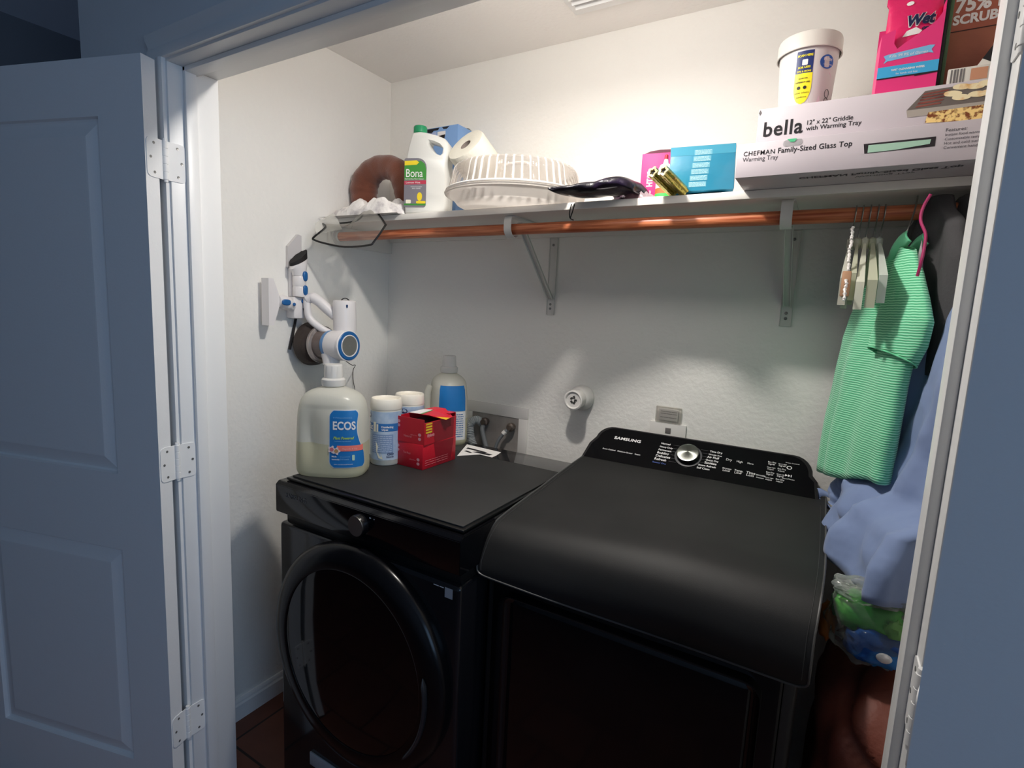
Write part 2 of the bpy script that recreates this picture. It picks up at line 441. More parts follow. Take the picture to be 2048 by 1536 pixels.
def bracket(x, label):
    t = thing('shelf_bracket', label, 'bracket', (x, 0, 0), group=None)
    bm = newbm(); box(bm, (-.0155, -.004, 1.478), (.0155, -.0008, 1.744), .0008)
    box(bm, (-.0155, -.0065, 1.478), (-.0125, -.002, 1.744), .0005); box(bm, (.0125, -.0065, 1.478), (.0155, -.002, 1.744), .0005)
    pl = obj('wall_plate', bm, BRK, t)
    for z in (1.50, 1.515, 1.72):
        bm = newbm(); lathe(bm, [(.0045,0),(.0045,.001),(.002,.0025)], 12, M=Matrix.Translation((0, -.0042, z)) @ Matrix.Rotation(R(90), 4, 'X')); obj('screw', bm, SCREW, pl)
    bm = newbm(); box(bm, (-.0145, -.30, 1.7665), (.0145, -.0195, 1.7705), .0006); obj('shelf_arm', bm, BRK, t)
    bm = newbm()
    M = Matrix.Translation((0, -.006, 1.535)) @ Matrix.Rotation(math.atan2(.235, .225), 4, 'X')
    box(bm, (-.010, -.0015, 0), (.010, .0015, .325), .0006, M=M); box(bm, (-.010, -.008, 0), (-.008, .0015, .322), 0, M=M); box(bm, (.008, -.008, 0), (.010, .0015, .322), 0, M=M)
    obj('diagonal_brace', bm, BRK, t)
    bm = newbm()
    pts = [(YR-.006, 1.769), (YR-.024, 1.762), (YR-.027, ZR), (YR-.0215, ZR-.014), (YR-.010, ZR-.0235), (YR+.004, ZR-.0245), (YR+.017, ZR-.017)]
    pp = smooth_pts([(0, a, b) for a, b in pts], 5)
    for i in range(len(pp)-1):
        pass
    L = []
    for i, p in enumerate(pp):
        d = (pp[min(i+1, len(pp)-1)]-pp[max(i-1, 0)]).normalized(); n = Vector((0, -d.z, d.y))*.0012
        L.append([bm.verts.new(p+n+Vector((-.0125,0,0))), bm.verts.new(p+n+Vector((.0125,0,0))), bm.verts.new(p-n+Vector((.0125,0,0))), bm.verts.new(p-n+Vector((-.0125,0,0)))])
    for a, b in zip(L, L[1:]):
        for k in range(4): bm.faces.new((a[k], a[(k+1)%4], b[(k+1)%4], b[k]))
    bm.faces.new(L[0]); bm.faces.new(L[-1])
    obj('rod_hook', bm, BRK, t)
    return t
bracket(.781, 'white metal shelf bracket with diagonal brace, near the middle of the back wall')
bracket(1.532, 'white metal shelf bracket on the right, beside the hanging clothes')

# ------------------------------------------------------------------ ceiling vent
bm = newbm(); box(bm, (.885, -.42, 2.3735), (1.085, -.145, 2.3795), .002)
vt = thing('ceiling_vent', 'white slatted air vent on the closet ceiling at the top edge', 'air vent', (.985, -.26, 2.38))
obj('vent_frame', bm, TRIM, vt, world=True)
for k in range(9):
    bm = newbm(); box(bm, (-.078, -.002, -.007), (.078, .002, .007), M=Matrix.Translation((.985, -.395+k*.025, 2.369)) @ Matrix.Rotation(R(35), 4, 'X')); obj('slat', bm, TRIM, vt, world=True)
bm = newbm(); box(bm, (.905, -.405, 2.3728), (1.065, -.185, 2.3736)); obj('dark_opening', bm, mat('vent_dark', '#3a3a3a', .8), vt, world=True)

# ------------------------------------------------------------------ washer supply box in the wall
t = thing('washer_outlet_box', 'recessed wall box with grey hoses behind the black front-load washer', 'utility box', (.566, 0, .93))
PLW = mat('white_plastic', '#dedbd7', .4)
bm = newbm()
X0, X1, XI0, XI1, Z1, ZI1, Z0, ZI0 = .425, .714, .462, .675, 1.130, 1.086, .90, .93
def fr(lo, hi): box(bm, lo, hi, .001)
fr((X0, -.006, ZI1), (X1, -.0006, Z1)); fr((X0, -.006, Z0), (XI0, -.0006, ZI1)); fr((XI1, -.006, Z0), (X1, -.0006, ZI1)); fr((XI0, -.006, Z0), (XI1, -.0006, ZI0))
obj('face_frame', bm, PLW, t, world=True)
GB = mat('grey_box_interior', '#8a8480', .6, var=('#a09a95', 14, .35, .7))
bm = newbm()
box(bm, (XI0, -.0028, ZI0), (XI1, -.001, ZI1)); obj('back_panel', bm, GB, t, world=True)
HOSE = mat('grey_rubber_hose', '#6f7376', .5); HOSE2 = mat('ribbed_grey_hose', '#a4a8aa', .5)
bm = newbm()
pts = smooth_pts([(.515, -.010, 1.045), (.503, -.035, 1.062), (.485, -.048, 1.045), (.484, -.045, 1.0), (.497, -.042, .96), (.51, -.040, .90), (.51, -.04, .7)], 22)
rr = [.0155+.0012*math.sin(i*1.9) for i in range(len(pts))]
tube(bm, pts, rr, 16); obj('drain_hose', bm, HOSE2, t, world=True)
bm = newbm(); tube(bm, smooth_pts([(.528, -.012, 1.05), (.532, -.035, 1.03), (.548, -.042, .99), (.565, -.045, .95), (.575, -.045, .90), (.575, -.045, .72)], 8), .0095, 14); obj('supply_hose', bm, HOSE, t, world=True)
bm = newbm(); tube(bm, smooth_pts([(.645, -.025, 1.045), (.632, -.035, 1.030), (.610, -.042, .995), (.598, -.045, .95), (.596, -.045, .90), (.596, -.045, .72)], 8), .0065, 14); h = obj('supply_hose', bm, HOSE, t, world=True)
bm = newbm(); tube(bm, [(.636, -.0335, 1.036), (.628, -.037, 1.026)], .0088, 14); obj('white_collar', bm, PLW, h, world=True)
for x, z in ((.650, 1.052), (.532, 1.056)):
    bm = newbm(); M = Matrix.Translation((x, -.004, z)) @ Matrix.Rotation(R(90), 4, 'X')
    lathe(bm, [(.012,0),(.012,.008),(.016,.010),(.016,.022),(.010,.026),(.010,.032)], 20, M=M); obj('valve', bm, mat('dull_brass', '#6b6058', .4, .5), t, world=True)

# ------------------------------------------------------------------ vent stub, outlet, air freshener
t = thing('pipe_stub', 'round white capped pipe stub sticking out of the back wall', 'pipe cap', (.925, 0, 1.197))
M = Matrix.Translation((0, -.0006, 0)) @ Matrix.Rotation(R(90), 4, 'X')
bm = newbm(); lathe(bm, [(.044,0),(.044,.014),(.040,.024),(.035,.034),(.031,.036)], 36, M=M); obj('base_ring', bm, PLW, t)
bm = newbm(); lathe(bm, [(.030,.034),(.030,.064),(.0335,.066),(.0335,.080),(.029,.082),(.026,.080),(.0255,.077)], 36, M=M); cp = obj('cap', bm, PLW, t)
rnd = random.Random(3)
bm = newbm()
for a in range(5):
    an = a*1.3; r = .010; box(bm, (-.005, -.0784, -.0035), (.005, -.0772, .0035), M=Matrix.Translation((math.cos(an)*r*.8, 0, math.sin(an)*r)) @ Matrix.Rotation(an, 4, 'Y'))
obj('screw_recess', bm, mat('dark_metal', '#3d3d3a', .5), cp)
t = thing('wall_outlet', 'white wall outlet plate partly hidden behind the dryer console', 'electrical outlet', (1.228, 0, 1.11))
bm = newbm(); box(bm, (1.170, -.008, 1.045), (1.287, -.0006, 1.152), .003); pl = obj('cover_plate', bm, PLW, t, world=True)
bm = newbm(); box(bm, (1.222, -.0095, 1.118), (1.240, -.0075, 1.136), .001); obj('socket', bm, mat('socket_grey', '#6e6a68', .5), pl, world=True)
t = thing('plug_in_holder', 'small clear plastic card holder fixed above the white wall outlet', 'card holder', (1.228, 0, 1.155))
bm = newbm(); box(bm, (1.187, -.012, 1.154), (1.268, -.0006, 1.204), .002); obj('clear_case', bm, clear('clear_case_plastic', '#f6f5f3', .10, body='#e6e3de'), t, world=True)
bm = newbm(); box(bm, (1.197, -.006, 1.160), (1.258, -.004, 1.198)); cd_ = obj('card', bm, mat('pale_card', '#dcd8d3', .6), t, world=True)
bm = newbm(); f = plane_fn((1.200, -.006, 1.160), (1,0,0), (0,0,1)); rn = random.Random(5)
for y in (.027, .020, .008): dashes(bm, f, .002, .054, y, .0025, rn, .001, .01, .02)
obj('print', bm, mat('grey_print', '#98938f', .6), cd_, world=True)

# ------------------------------------------------------------------ black front-load washer
BLK = mat('gloss_black_enamel', '#17171a', .12, spec=.55)
BLKP = mat('gloss_black_panel', '#0c0c0f', .09, spec=.5)
SATB = mat('satin_black_metal', '#2b2b2c', .32, spec=.5)
DKG = mat('dark_door_glass', '#08080b', .06, spec=.45)
CHR = mat('brushed_metal', '#b9bcb9', .25, 1.0)
WX0, WX1, WF = .352, .998, -.800
t = thing('washing_machine', 'black front-load washer with round glass door and silver dial, on the left', 'washing machine', ((WX0+WX1)/2, -.45, FZ))
bm = newbm(); box(bm, (WX0+.002, WF+.004, .03), (WX1-.002, -.095, .862), .012, 3); body = obj('cabinet', bm, BLK, t, world=True)
bm = newbm(); box(bm, (WX0+.014, WF+.022, .858), (WX1-.012, -.10, .894), .002); obj('recess_band', bm, mat('matte_black', '#0e0e0f', .5), t, world=True)
bm = newbm()
prof = [(WF, .892), (WF-.004, .897), (WF-.004, .974), (WF+.006, .983), (WF+.14, .984), (WF+.14, .892)]
M = Matrix(((0, 1, 0, 0), (1, 0, 0, 0), (0, 0, 1, 0), (0,0,0,1)))
prism(bm, prof, WX1-WX0, M=Matrix.Translation((WX0, 0, 0)) @ M, bev=.0015); pn = obj('control_panel', bm, BLKP, t, world=True)
bm = newbm(); box(bm, (WX0+.001, WF+.141, .892), (WX1-.001, -.090, .9835), .004); obj('top_cover', bm, mat('gloss_black_top', '#1b1b1d', .10, spec=.7), t, world=True)
MK = Matrix.Translation((.690, WF-.0042, .940)) @ Matrix.Rotation(R(90), 4, 'X')
bm = newbm(); lathe(bm, [(.0275,0),(.0275,.016),(.0262,.0185)], 48, M=MK); k_ = obj('dial', bm, mat('dial_rim', '#0f1013', .2), t, world=True)
bm = newbm(); lathe(bm, [(.0258,.0182),(.0255,.0196),(.001,.0190)], 48, M=MK); obj('dial_face', bm, CHR, k_, world=True)
f = plane_fn((WX0, WF-.004, .9), (1,0,0), (0,0,1))
bm = newbm(); put_text(bm, 'SAMSUNG', .085, f, .045, .045, bold=.02); obj('brand_lettering', bm, mat('dim_lettering', '#4c4c50', .4), pn, world=True)
bm = newbm(); rpatch(bm, .367, .062, .373, .065, f); rpatch(bm, .382, .062, .385, .064, f); obj('indicator_print', bm, mat('white_print', '#d8d8dc', .5), pn, world=True)
# door: broad bevelled ring and dark bowl glass
MD = Matrix.Translation((.678, WF+.004, .578)) @ Matrix.Rotation(R(90), 4, 'X')
bm = newbm(); lathe(bm, [(.303,0),(.305,.014),(.303,.024),(.295,.034),(.280,.041),(.262,.0445),(.246,.0450),(.241,.0435),(.240,.040),(.240,.0)], 96, M=MD, cap=False); dr = obj('door_ring', bm, mat('door_ring_black', '#0c0c0f', .22, spec=.3), t, world=True)
bm = newbm(); lathe(bm, [(.2402,.0415),(.225,.0430),(.15,.0455),(.06,.047),(.001,.0475)], 80, M=MD, cap=False); obj('door_glass', bm, DKG, dr, world=True)
bm = newbm()
for s_ in range(1):
    pts = [(math.cos(a)*.262, math.sin(a)*.262) for a in [R(-42+i*4) for i in range(15)]]
    tube(bm, [MD @ Vector((x, y, .047)) for x, y in pts], [.001]+[.009]*13+[.001], 12, flat=.6)
obj('door_handle', bm, mat('handle_grey', '#25272b', .2), dr, world=True)
bm = newbm(); box(bm, (.9535, WF+.0028, .828), (.975, WF+.0038, .852)); obj('sticker', bm, mat('grey_sticker', '#a5a5aa', .5), body, world=True)
bm = newbm(); f2 = plane_fn((.92, WF+.0038, .84), (1,0,0), (0,0,1)); dashes(bm, f2, .0, .03, .008, .002, random.Random(2), .002); obj('small_print', bm, mat('white_print'), body, world=True)
bm = newbm(); box(bm, (.485, WF-.0005, .155), (.64, WF+.0045, .195), .001); obj('pale_front_strip', bm, mat('pale_blue_grey', '#9aa3aa', .4), t, world=True)  # thin pale blue-grey strip low on the washer front
for x in (WX0+.05, WX1-.05):
    for y in (WF+.06, -.15):
        bm = newbm(); lathe(bm, [(.022, FZ), (.022, .024), (.012, .026), (.012, .031)], 16, M=Matrix.Translation((x, y, 0))); obj('foot', bm, mat('matte_black'), t, world=True)

# mat on the washer
t = thing('washer_top_mat', 'black rubber protector mat with raised rim on top of the front-load washer', 'mat', (.69, -.5, .984))
RUB = mat('black_rubber_mat', '#232323', .62, bump=(900, .0002, 2), var=('#292929', 5, .4, .7))
bm = newbm(); box(bm, (.372, -.783, .9845), (.990, -.245, .9925), .003); obj('base_sheet', bm, mat('black_mat_edge', '#0b0b0c', .3), t, world=True)
bm = newbm(); box(bm, (.382, -.772, .9926), (.981, -.252, .9965), .0035, 3); obj('top_sheet', bm, RUB, t, world=True)
bm = newbm(); box(bm, (.40, -.238, .9845), (.99, -.232, .9875), .001); obj('rear_lip', bm, mat('black_mat_edge'), t, world=True)

# ------------------------------------------------------------------ black dryer with rear console
DX0, DX1, DF = 1.004, 1.670, -.695
t = thing('clothes_dryer', 'black dryer with slanted rear control console, on the right', 'dryer', ((DX0+DX1)/2, -.4, FZ))
bm = newbm(); box(bm, (DX0, DF, .04), (DX1, -.06, .935), .010, 3); body = obj('cabinet', bm, SATB, t, world=True)
bm = newbm(); prism(bm, [(DF+.03, .936), (-.06, .936), (-.06, 1.016), (-.14, 1.016), (-.60, .966), (DF+.03, .950)], DX1-DX0-.01, M=Matrix.Translation((DX0+.005, 0, 0)) @ Matrix(((0,1,0,0),(1,0,0,0),(0,0,1,0),(0,0,0,1))), bev=.003); obj('top_panel', bm, SATB, t, world=True)
bm = newbm(); box(bm, (DX0+.022, DF-.008, .08), (DX1-.022, DF-.0004, .92), .006); fp = obj('front_panel', bm, BLKP, t, world=True)
bm = newbm(); box(bm, (DX0+.055, DF-.014, .25), (DX1-.055, DF-.0084, .84), .030, 4); obj('dryer_door', bm, BLKP, t, world=True)
for x in (DX0+.05, DX1-.05):
    for y in (DF+.05, -.12):
        bm = newbm(); lathe(bm, [(.022, FZ), (.022, .026), (.012, .028), (.012, .045)], 16, M=Matrix.Translation((x, y, 0))); obj('foot', bm, mat('matte_black'), t, world=True)
# console: rounded trapezoid slab lying back
CY0, CZ0, CY1, CZ1 = -.140, 1.030, -.035, 1.119
def console_pts(inset=0, v0=0):
    x0, x1 = .992+inset, 1.670-inset; sl = .022; r = .050; L = .1376-inset*.6; pts = [(x0, v0)]
    pts.append((x0+sl*.35, L*.42))
    for i in range(7):
        a = PI-PI/2*i/6; pts.append((x0+sl+r+r*math.cos(a), L-r+r*math.sin(a)))
    for i in range(7):
        a = PI/2-PI/2*i/6; pts.append((x1-sl-r+r*math.cos(a), L-r*1.2+r*1.2*math.sin(a)))
    pts.append((x1-sl*.35, L*.42)); pts.append((x1, v0))
    return pts
upv = Vector((0, CY1-CY0, CZ1-CZ0)).normalized(); nrm = Vector((0, -upv.z, upv.y))
def cpt(x, v, off=0): return Vector((x, CY0, CZ0))+upv*v+nrm*off
bm = newbm()
pts = console_pts(0, -.008)
A_ = [cpt(x, v, -.003) for x, v in pts]; A2 = [cpt(1.331+(x-1.331)*.994, .06+(v-.06)*.98, 0) for x, v in pts]
B_ = [Vector((p.x, min(p.y+.045+.1*(p.z-1.03), -.006), p.z-.03 if p.z > 1.06 else 1.0185)) for p in A_]
va2 = [bm.verts.new(p) for p in A2]; va = [bm.verts.new(p) for p in A_]; vb = [bm.verts.new(p) for p in B_]
bm.faces.new(va2)
n_ = len(va)
for i in range(n_):
    bm.faces.new((va2[i], va[i], va[(i+1)%n_], va2[(i+1)%n_])); bm.faces.new((va[i], vb[i], vb[(i+1)%n_], va[(i+1)%n_]))
bmesh.ops.triangulate(bm, faces=[bm.faces.new(vb[::-1])])
cs = obj('console', bm, mat('console_housing', '#1f1e20', .3), t, world=True, ang=.5)
bm = newbm(); bm.faces.new([bm.verts.new(cpt(x, v, .0006)) for x, v in console_pts(.010, 0)]); obj('touch_panel', bm, BLKP, cs, world=True)
f = lambda x, y: cpt(1.0+x, y, .0012)
WP = mat('white_print')
bm = newbm(); put_text(bm, 'SAMSUNG', .088, f, .076, .088, bold=.035, sp=1.05, hs=.8); obj('brand_lettering', bm, WP, cs, world=True)
bm = newbm(); put_text(bm, 'Front Control   Moisture Sensor   Steam', .124, f, .053, .040, bold=.01, hs=1.0); obj('feature_lettering', bm, WP, cs, world=True)
bm = newbm()
for i in range(6): put_text(bm, ('Normal', 'Heavy Duty', 'Permanent', 'Bedding', 'Delicates', 'Refresh')[i], (.028,.040,.040,.036,.044,.036)[i], f, .228-.001*i, .098-.0125*i, bold=.02)
obj('cycle_lettering', bm, WP, cs, world=True)
bm = newbm()
for i in range(7): put_text(bm, ('Time Dry', 'Wrinkle Free', 'Air Fluff', 'Quick Dry', 'Sanitize', 'Steam Refresh', 'Self Clean')[i], (.036,.038,.034,.036,.034,.050,.036)[i], f, .374-.0016*i-(.014 if i > 4 else 0), .098-.011*i, bold=.02)
obj('option_lettering', bm, WP, cs, world=True)
bm = newbm()
for i, x in enumerate((.424, .453, .482)): put_text(bm, ('Dry', 'High', 'More')[i], .016, f, x, .078, hs=1.1)
obj('button_lettering', bm, WP, cs, world=True)
bm = newbm()
for i, x in enumerate((.420, .452, .484, .510)): put_text(bm, ('Dryness', 'Temp.', 'Time', 'Wrinkle')[i], .024, f, x, .047-.001*i, bold=.01); put_text(bm, ('Level', 'Low', 'Less', 'Prevent')[i], .019, f, x+.002, .039-.001*i)
obj('button_lettering', bm, WP, cs, world=True)
bm = newbm()
for j, x in enumerate((.534, .561)):
    if j: obj('button_lettering', bm, WP, cs, world=True); bm = newbm()
    for i in range(4): put_text(bm, 'Drum Light' if (i+j) % 2 else 'Eco Dry', .021, f, x, .096-.018*i, bold=.01); put_text(bm, 'Adjust' if i % 2 else 'Signal', .017, f, x+.001, .089-.018*i)
obj('button_lettering', bm, WP, cs, world=True)
bm = newbm(); put_text(bm, 'Smart Control', .034, f, .578, .104, hs=.8); obj('button_lettering', bm, WP, cs, world=True)
bm = newbm(); put_text(bm, 'Start/Pause', .030, f, .576, .049, hs=.8); obj('button_lettering', bm, WP, cs, world=True)
bm = newbm(); n = 24
for k in range(n):
    a, b = 2*PI*k/n, 2*PI*(k+1)/n
    bm.faces.new([bm.verts.new(f(.589+r*math.cos(q)*1.2, .089+r*math.sin(q))) for r, q in ((.0040,a),(.0058,a),(.0058,b),(.0040,b))])
obj('power_symbol', bm, WP, cs, world=True)
bm = newbm(); patch(bm, [(.582,.058),(.588,.062),(.582,.066)], f); patch(bm, [(.589,.058),(.595,.062),(.589,.066)], f); rpatch(bm, .596, .058, .598, .066, f); obj('play_symbol', bm, WP, cs, world=True)
bm = newbm(); put_text(bm, 'Sensor Dry', .042, f, .220, .024, hs=.8, bold=.02); obj('blue_lettering', bm, mat('blue_print', '#2f4f9a', .5), cs, world=True)
bm = newbm()
for i in range(6): rpatch(bm, .266, .101-.0125*i, .288, .1018-.0125*i, f)
obj('guide_lines', bm, mat('dim_lettering'), cs, world=True)
bm = newbm()
for i in range(6): rpatch(bm, .348, .101-.0115*i, .370, .1018-.0115*i, f)
obj('guide_lines', bm, mat('dim_lettering'), cs, world=True)
kc = f(.3175, .070)
MKN = Matrix(((1, 0, nrm.x, kc.x), (0, upv.y, nrm.y, kc.y), (0, upv.z, nrm.z, kc.z), (0,0,0,1)))
bm = newbm(); lathe(bm, [(.039,0),(.040,.001),(.0365,.0015)], 48, M=MKN); obj('dial_ring', bm, mat('dim_lettering'), cs, world=True)
bm = newbm(); lathe(bm, [(.034,.0012),(.033,.014),(.0315,.0165)], 48, M=MKN); dk = obj('dial', bm, mat('dial_rim'), t, world=True)
def spun():
    m = mat('spun_metal', '#a9ada6', .28, 1.0); nt = m.node_tree; b = nt.nodes['Principled BSDF']
    b.inputs['Anisotropic'].default_value = .8
    tn = nt.nodes.new('ShaderNodeTangent'); tn.direction_type = 'RADIAL'; tn.axis = 'Z'
    nt.links.new(tn.outputs[0], b.inputs['Tangent']); return m
bm = newbm(); lathe(bm, [(.0318,.0162),(.0315,.0185),(.028,.0192),(.0002,.0200)], 48, M=MKN); obj('dial_face', bm, spun(), dk, world=True)

# leather-like drape mat over the dryer
t = thing('dryer_cover_mat', 'large stiff black cover mat draped over the dryer top and hanging over its front', 'cover mat', (1.34, -.4, 1.02))
# side profiles (y,z) from back to front hem at the left and right edges
pa = smooth_pts([(-.125,1.027,0),(-.30,1.013,0),(-.42,1.000,0),(-.53,.990,0),(-.60,.983,0),(-.655,.973,0),(-.688,.951,0),(-.708,.921,0),(-.722,.889,0),(-.725,.868,0)], 5)
pb = smooth_pts([(-.105,1.029,0),(-.30,1.027,0),(-.42,1.025,0),(-.53,1.024,0),(-.60,1.020,0),(-.66,1.005,0),(-.703,.972,0),(-.722,.932,0),(-.724,.893,0),(-.715,.862,0)], 5)
MX0, MX1 = .999, 1.684
NP = len(pa)-1
def mfn(u, v, off=0):
    i = v*NP; k = min(int(i), NP-1); w_ = u*u*(3-2*u) if False else min(1, u*1.6)
    q = pa[k].lerp(pa[k+1], i-k).lerp(pb[k].lerp(pb[k+1], i-k), w_)
    d = (pa[k+1]-pa[k]).lerp(pb[k+1]-pb[k], w_).normalized(); n = Vector((d.y, -d.x))
    x0, x1 = MX0, MX1; vv = (v-.93)/.07; fl = max(0, v-.5)
    x0 -= .012*fl*2*(1-.9*max(0, v-.85)/.15); x1 += .006*math.sin(min(1, v*1.4)*PI)
    cut = .030*(1-math.sqrt(max(0, 1-vv*vv))) if vv > 0 else 0
    x = x0+cut+(x1-x0-2*cut)*u
    return Vector((x, q.x+n.x*off-.004*fl*math.sin(u*7), q.y+n.y*off))
LEA = mat('black_leatherette', '#1d1d1d', .55, spec=.4, bump=(900, .0002, 3), var=('#222222', 6, .4, .7))
bm = newbm()
NU, NV = 36, 60
gt = grid(bm, lambda u, v: mfn(u, v, .0035), NU, NV); gb = grid(bm, lambda u, v: mfn(u, v, 0), NU, NV)
def stitch(a, b):
    for p, q, r_, s_ in zip(a, a[1:], b[1:], b): bm.faces.new((p, q, r_, s_))
stitch(gt[0], gb[0]); stitch(gt[-1], gb[-1]); stitch([c[0] for c in gt], [c[0] for c in gb]); stitch([c[-1] for c in gt], [c[-1] for c in gb])
mt = obj('cover_sheet', bm, LEA, t, world=True, ang=1.0)
bm = newbm()
def edge(u0, u1, v0, v1, n): return [mfn(u0+(u1-u0)*i/n, v0+(v1-v0)*i/n, .004) for i in range(n+1)]
ins = .016
P_ = edge(ins, ins, .05, .93, 40)
tube(bm, P_, .0007, 6); obj('stitched_hem', bm, mat('hem_grey', '#3a3a3a', .5), mt, world=True)
bm = newbm(); tube(bm, edge(1-ins, 1-ins, .05, .93, 40), .0007, 6); obj('stitched_hem', bm, mat('hem_grey'), mt, world=True)
bm = newbm(); tube(bm, edge(0, 0, 0, .93, 50)+edge(0, 0, .94, .995, 8)+edge(.01, .99, 1, 1, 40)+edge(1, 1, .995, .94, 8)+edge(1, 1, .93, 0, 50), .0022, 6)
obj('edge_piping', bm, mat('piping_grey', '#4a4a4a', .4), mt, world=True)
# ================================================================== things on the shelf
SHZ = 1.7905
def kraft(key, c, **k): return mat(key, c, .55, **k)
# --- brown U-shaped neck pillow standing on its ends
t = thing('neck_pillow', 'brown U-shaped plush neck pillow standing at the left end of the shelf', 'neck pillow', (.16, -.19, SHZ))
bm = newbm()
ctr = [(-.098, 0, .045), (-.108, 0, .085), (-.112, 0, .125), (-.098, 0, .165), (-.065, 0, .192), (-.02, 0, .203), (.035, 0, .195), (.075, 0, .170), (.100, 0, .125), (.108, 0, .085), (.102, 0, .048)]
rads = [.030, .047, .052, .050, .046, .043, .043, .044, .046, .044, .030]
cp = smooth_pts(ctr, 4); rr = []
for i in range(len(cp)):
    q = i/4; k = min(int(q), len(rads)-2); rr.append(rads[k]+(rads[k+1]-rads[k])*(q-k)+.0012*math.sin(i*1.7))
cp = [cp[0]+Vector((.004, 0, -.012)), cp[0]+Vector((.002, 0, -.008))]+cp+[cp[-1]+Vector((-.003, 0, -.010))]; rr = [.008, .022]+rr+[.018]
tube(bm, cp, rr, 24)
obj('cushion', bm, mat('brown_plush', '#7a4532', .9, bump=(300, .0012, 4), var=('#643625', 9, .35, .7), sheen=.4), t, ang=1.5)
bm = newbm(); tube(bm, smooth_pts([(-.150, -.012, .055), (-.166, -.02, .040), (-.160, -.022, .018), (-.140, -.02, .010), (-.125, -.018, .022)], 5), .007, 10); obj('strap_loop', bm, mat('brown_plush'), t)

# --- white crumpled plastic bag lying on the shelf
def crumple_field(name, parent, cx, cy, wx, wy, h, m, rz=0, seed=0, sc=18, nx=60, ny=40, z0=0, amp=.55, world=True, shape=None):
    bm = newbm()
    def fn(u, v):
        x, y = (u-.5)*2, (v-.5)*2
        rr = (abs(x)**2.6+abs(y)**2.6)**(1/2.6)
        k = max(0, 1-rr**2.2)**.6
        p = Vector((x*wx*sc*.5, y*wy*sc*.5, seed))
        n = abs(noise.noise(p*.7))*1.1+.35*abs(noise.noise(p*1.6+Vector((4,2,1))))+.10*noise.noise(p*3)+.15
        wob = 1+.14*noise.noise(Vector((x*2, y*2, seed+9)))
        zz = h*k*((1-amp)+amp*n*1.4)
        if shape: zz *= shape(x, y)
        px, py = x*wx/2*wob, y*wy/2*wob
        return Vector((cx+px*math.cos(rz)-py*math.sin(rz), cy+px*math.sin(rz)+py*math.cos(rz), z0+.0006+zz))
    g = grid(bm, fn, nx, ny)
    # underside
    def un_(u, v): p = fn(u, v); return Vector((p.x, p.y, z0+.0003))
    bd = [g[i][0] for i in range(nx+1)]+[g[nx][j] for j in range(1, ny+1)]+[g[i][ny] for i in range(nx-1, -1, -1)]+[g[0][j] for j in range(ny-1, 0, -1)]
    lo = [bm.verts.new((p.co.x, p.co.y, z0+.0003)) for p in bd]
    n = len(bd)
    for i in range(n): bm.faces.new((bd[i], bd[(i+1)%n], lo[(i+1)%n], lo[i]))
    bm.faces.new(lo)
    return obj(name, bm, m, parent, world=world, ang=1.2)
WBAG = mat('white_thin_plastic', '#e9e5e2', .35, bump=(90, .003, 5), var=('#b9b3b6', 22, .50, .68))
o = crumple_field('plastic_bag', None, .190, -.300, .37, .125, .078, WBAG, rz=R(2), seed=3, sc=22, nx=90, ny=44, z0=SHZ, amp=.6, shape=lambda x, y: .75+.35*max(0, x))
tag(o, 'crumpled white plastic bag lying on the left end of the shelf by the brown pillow', 'plastic bag')
# clear vinyl zip bag with black piping that hangs over the shelf edge
t = thing('vinyl_storage_bag', 'clear vinyl storage bag with black piped edge hanging over the left end of the shelf', 'storage bag', (.16, -.36, 1.7912))
loop = [(0.069, -0.352, 1.768), (0.068, -0.4, 1.761), (0.117, -0.43, 1.741), (0.086, -0.455, 1.705), (0.091, -0.455, 1.696), (0.126, -0.44, 1.686), (0.202, -0.42, 1.675), (0.302, -0.41, 1.68), (0.317, -0.4, 1.693), (0.339, -0.375, 1.744), (0.331, -0.365, 1.755), (0.288, -0.352, 1.79), (0.255, -0.345, 1.818), (0.236, -0.345, 1.819), (0.212, -0.345, 1.799), (0.191, -0.348, 1.779), (0.148, -0.35, 1.769)]
lp = smooth_pts(loop, 4, closed=True)
bm = newbm(); tube(bm, lp, .0034, 8, closed=True); obj('black_piping', bm, mat('black_piping', '#161414', .35), t, world=True)
bm = newbm()
cc = sum(lp, Vector())/len(lp)+Vector((0, -.012, 0)); rings = []
for k in range(7):
    q = 1-k/7.0
    rings.append([bm.verts.new(cc.lerp(p, q)+Vector((0, -.006*(1-q*q)+.003*math.sin(i*.5+k), 0))) for i, p in enumerate(lp)])
for a, b in zip(rings, rings[1:]):
    for i in range(len(a)): bm.faces.new((a[i], a[(i+1)%len(a)], b[(i+1)%len(a)], b[i]))
bm.faces.new(rings[-1])
VIN = clear('clear_vinyl', '#f2f2ef', .10, .12, body='#d8d6d0', bump=(14, .004))
obj('vinyl_panel', bm, VIN, t, world=True, ang=1.5)
bm = newbm()
g0 = [(0.052, -0.4, 1.773), (0.065, -0.43, 1.756), (0.087, -0.45, 1.734), (0.1, -0.452, 1.716)]
g1 = [Vector((max(p[0], .004)+.02, -.36, z_)) for p, z_ in zip(g0, (1.802, 1.797, 1.765, 1.745))]
va = [bm.verts.new(Vector((max(p[0], .004), p[1], p[2]))) for p in g0]; vb = [bm.verts.new(p) for p in g1]
for i in range(3): bm.faces.new((va[i], va[i+1], vb[i+1], vb[i]))
obj('side_panel', bm, VIN, t, world=True, ang=1.5)
# small crumple of clear wrap beside the jug
o = crumple_field('clear_wrap', None, .345, -.318, .036, .030, .03, clear('greenish_clear_wrap', '#dfe6e2', .35, .1, body='#c6cfca'), seed=8, sc=80, nx=30, ny=30, z0=SHZ, amp=.6)
tag(o, 'small crumple of clear plastic wrap beside the white floor-cleaner jug', 'plastic wrap')

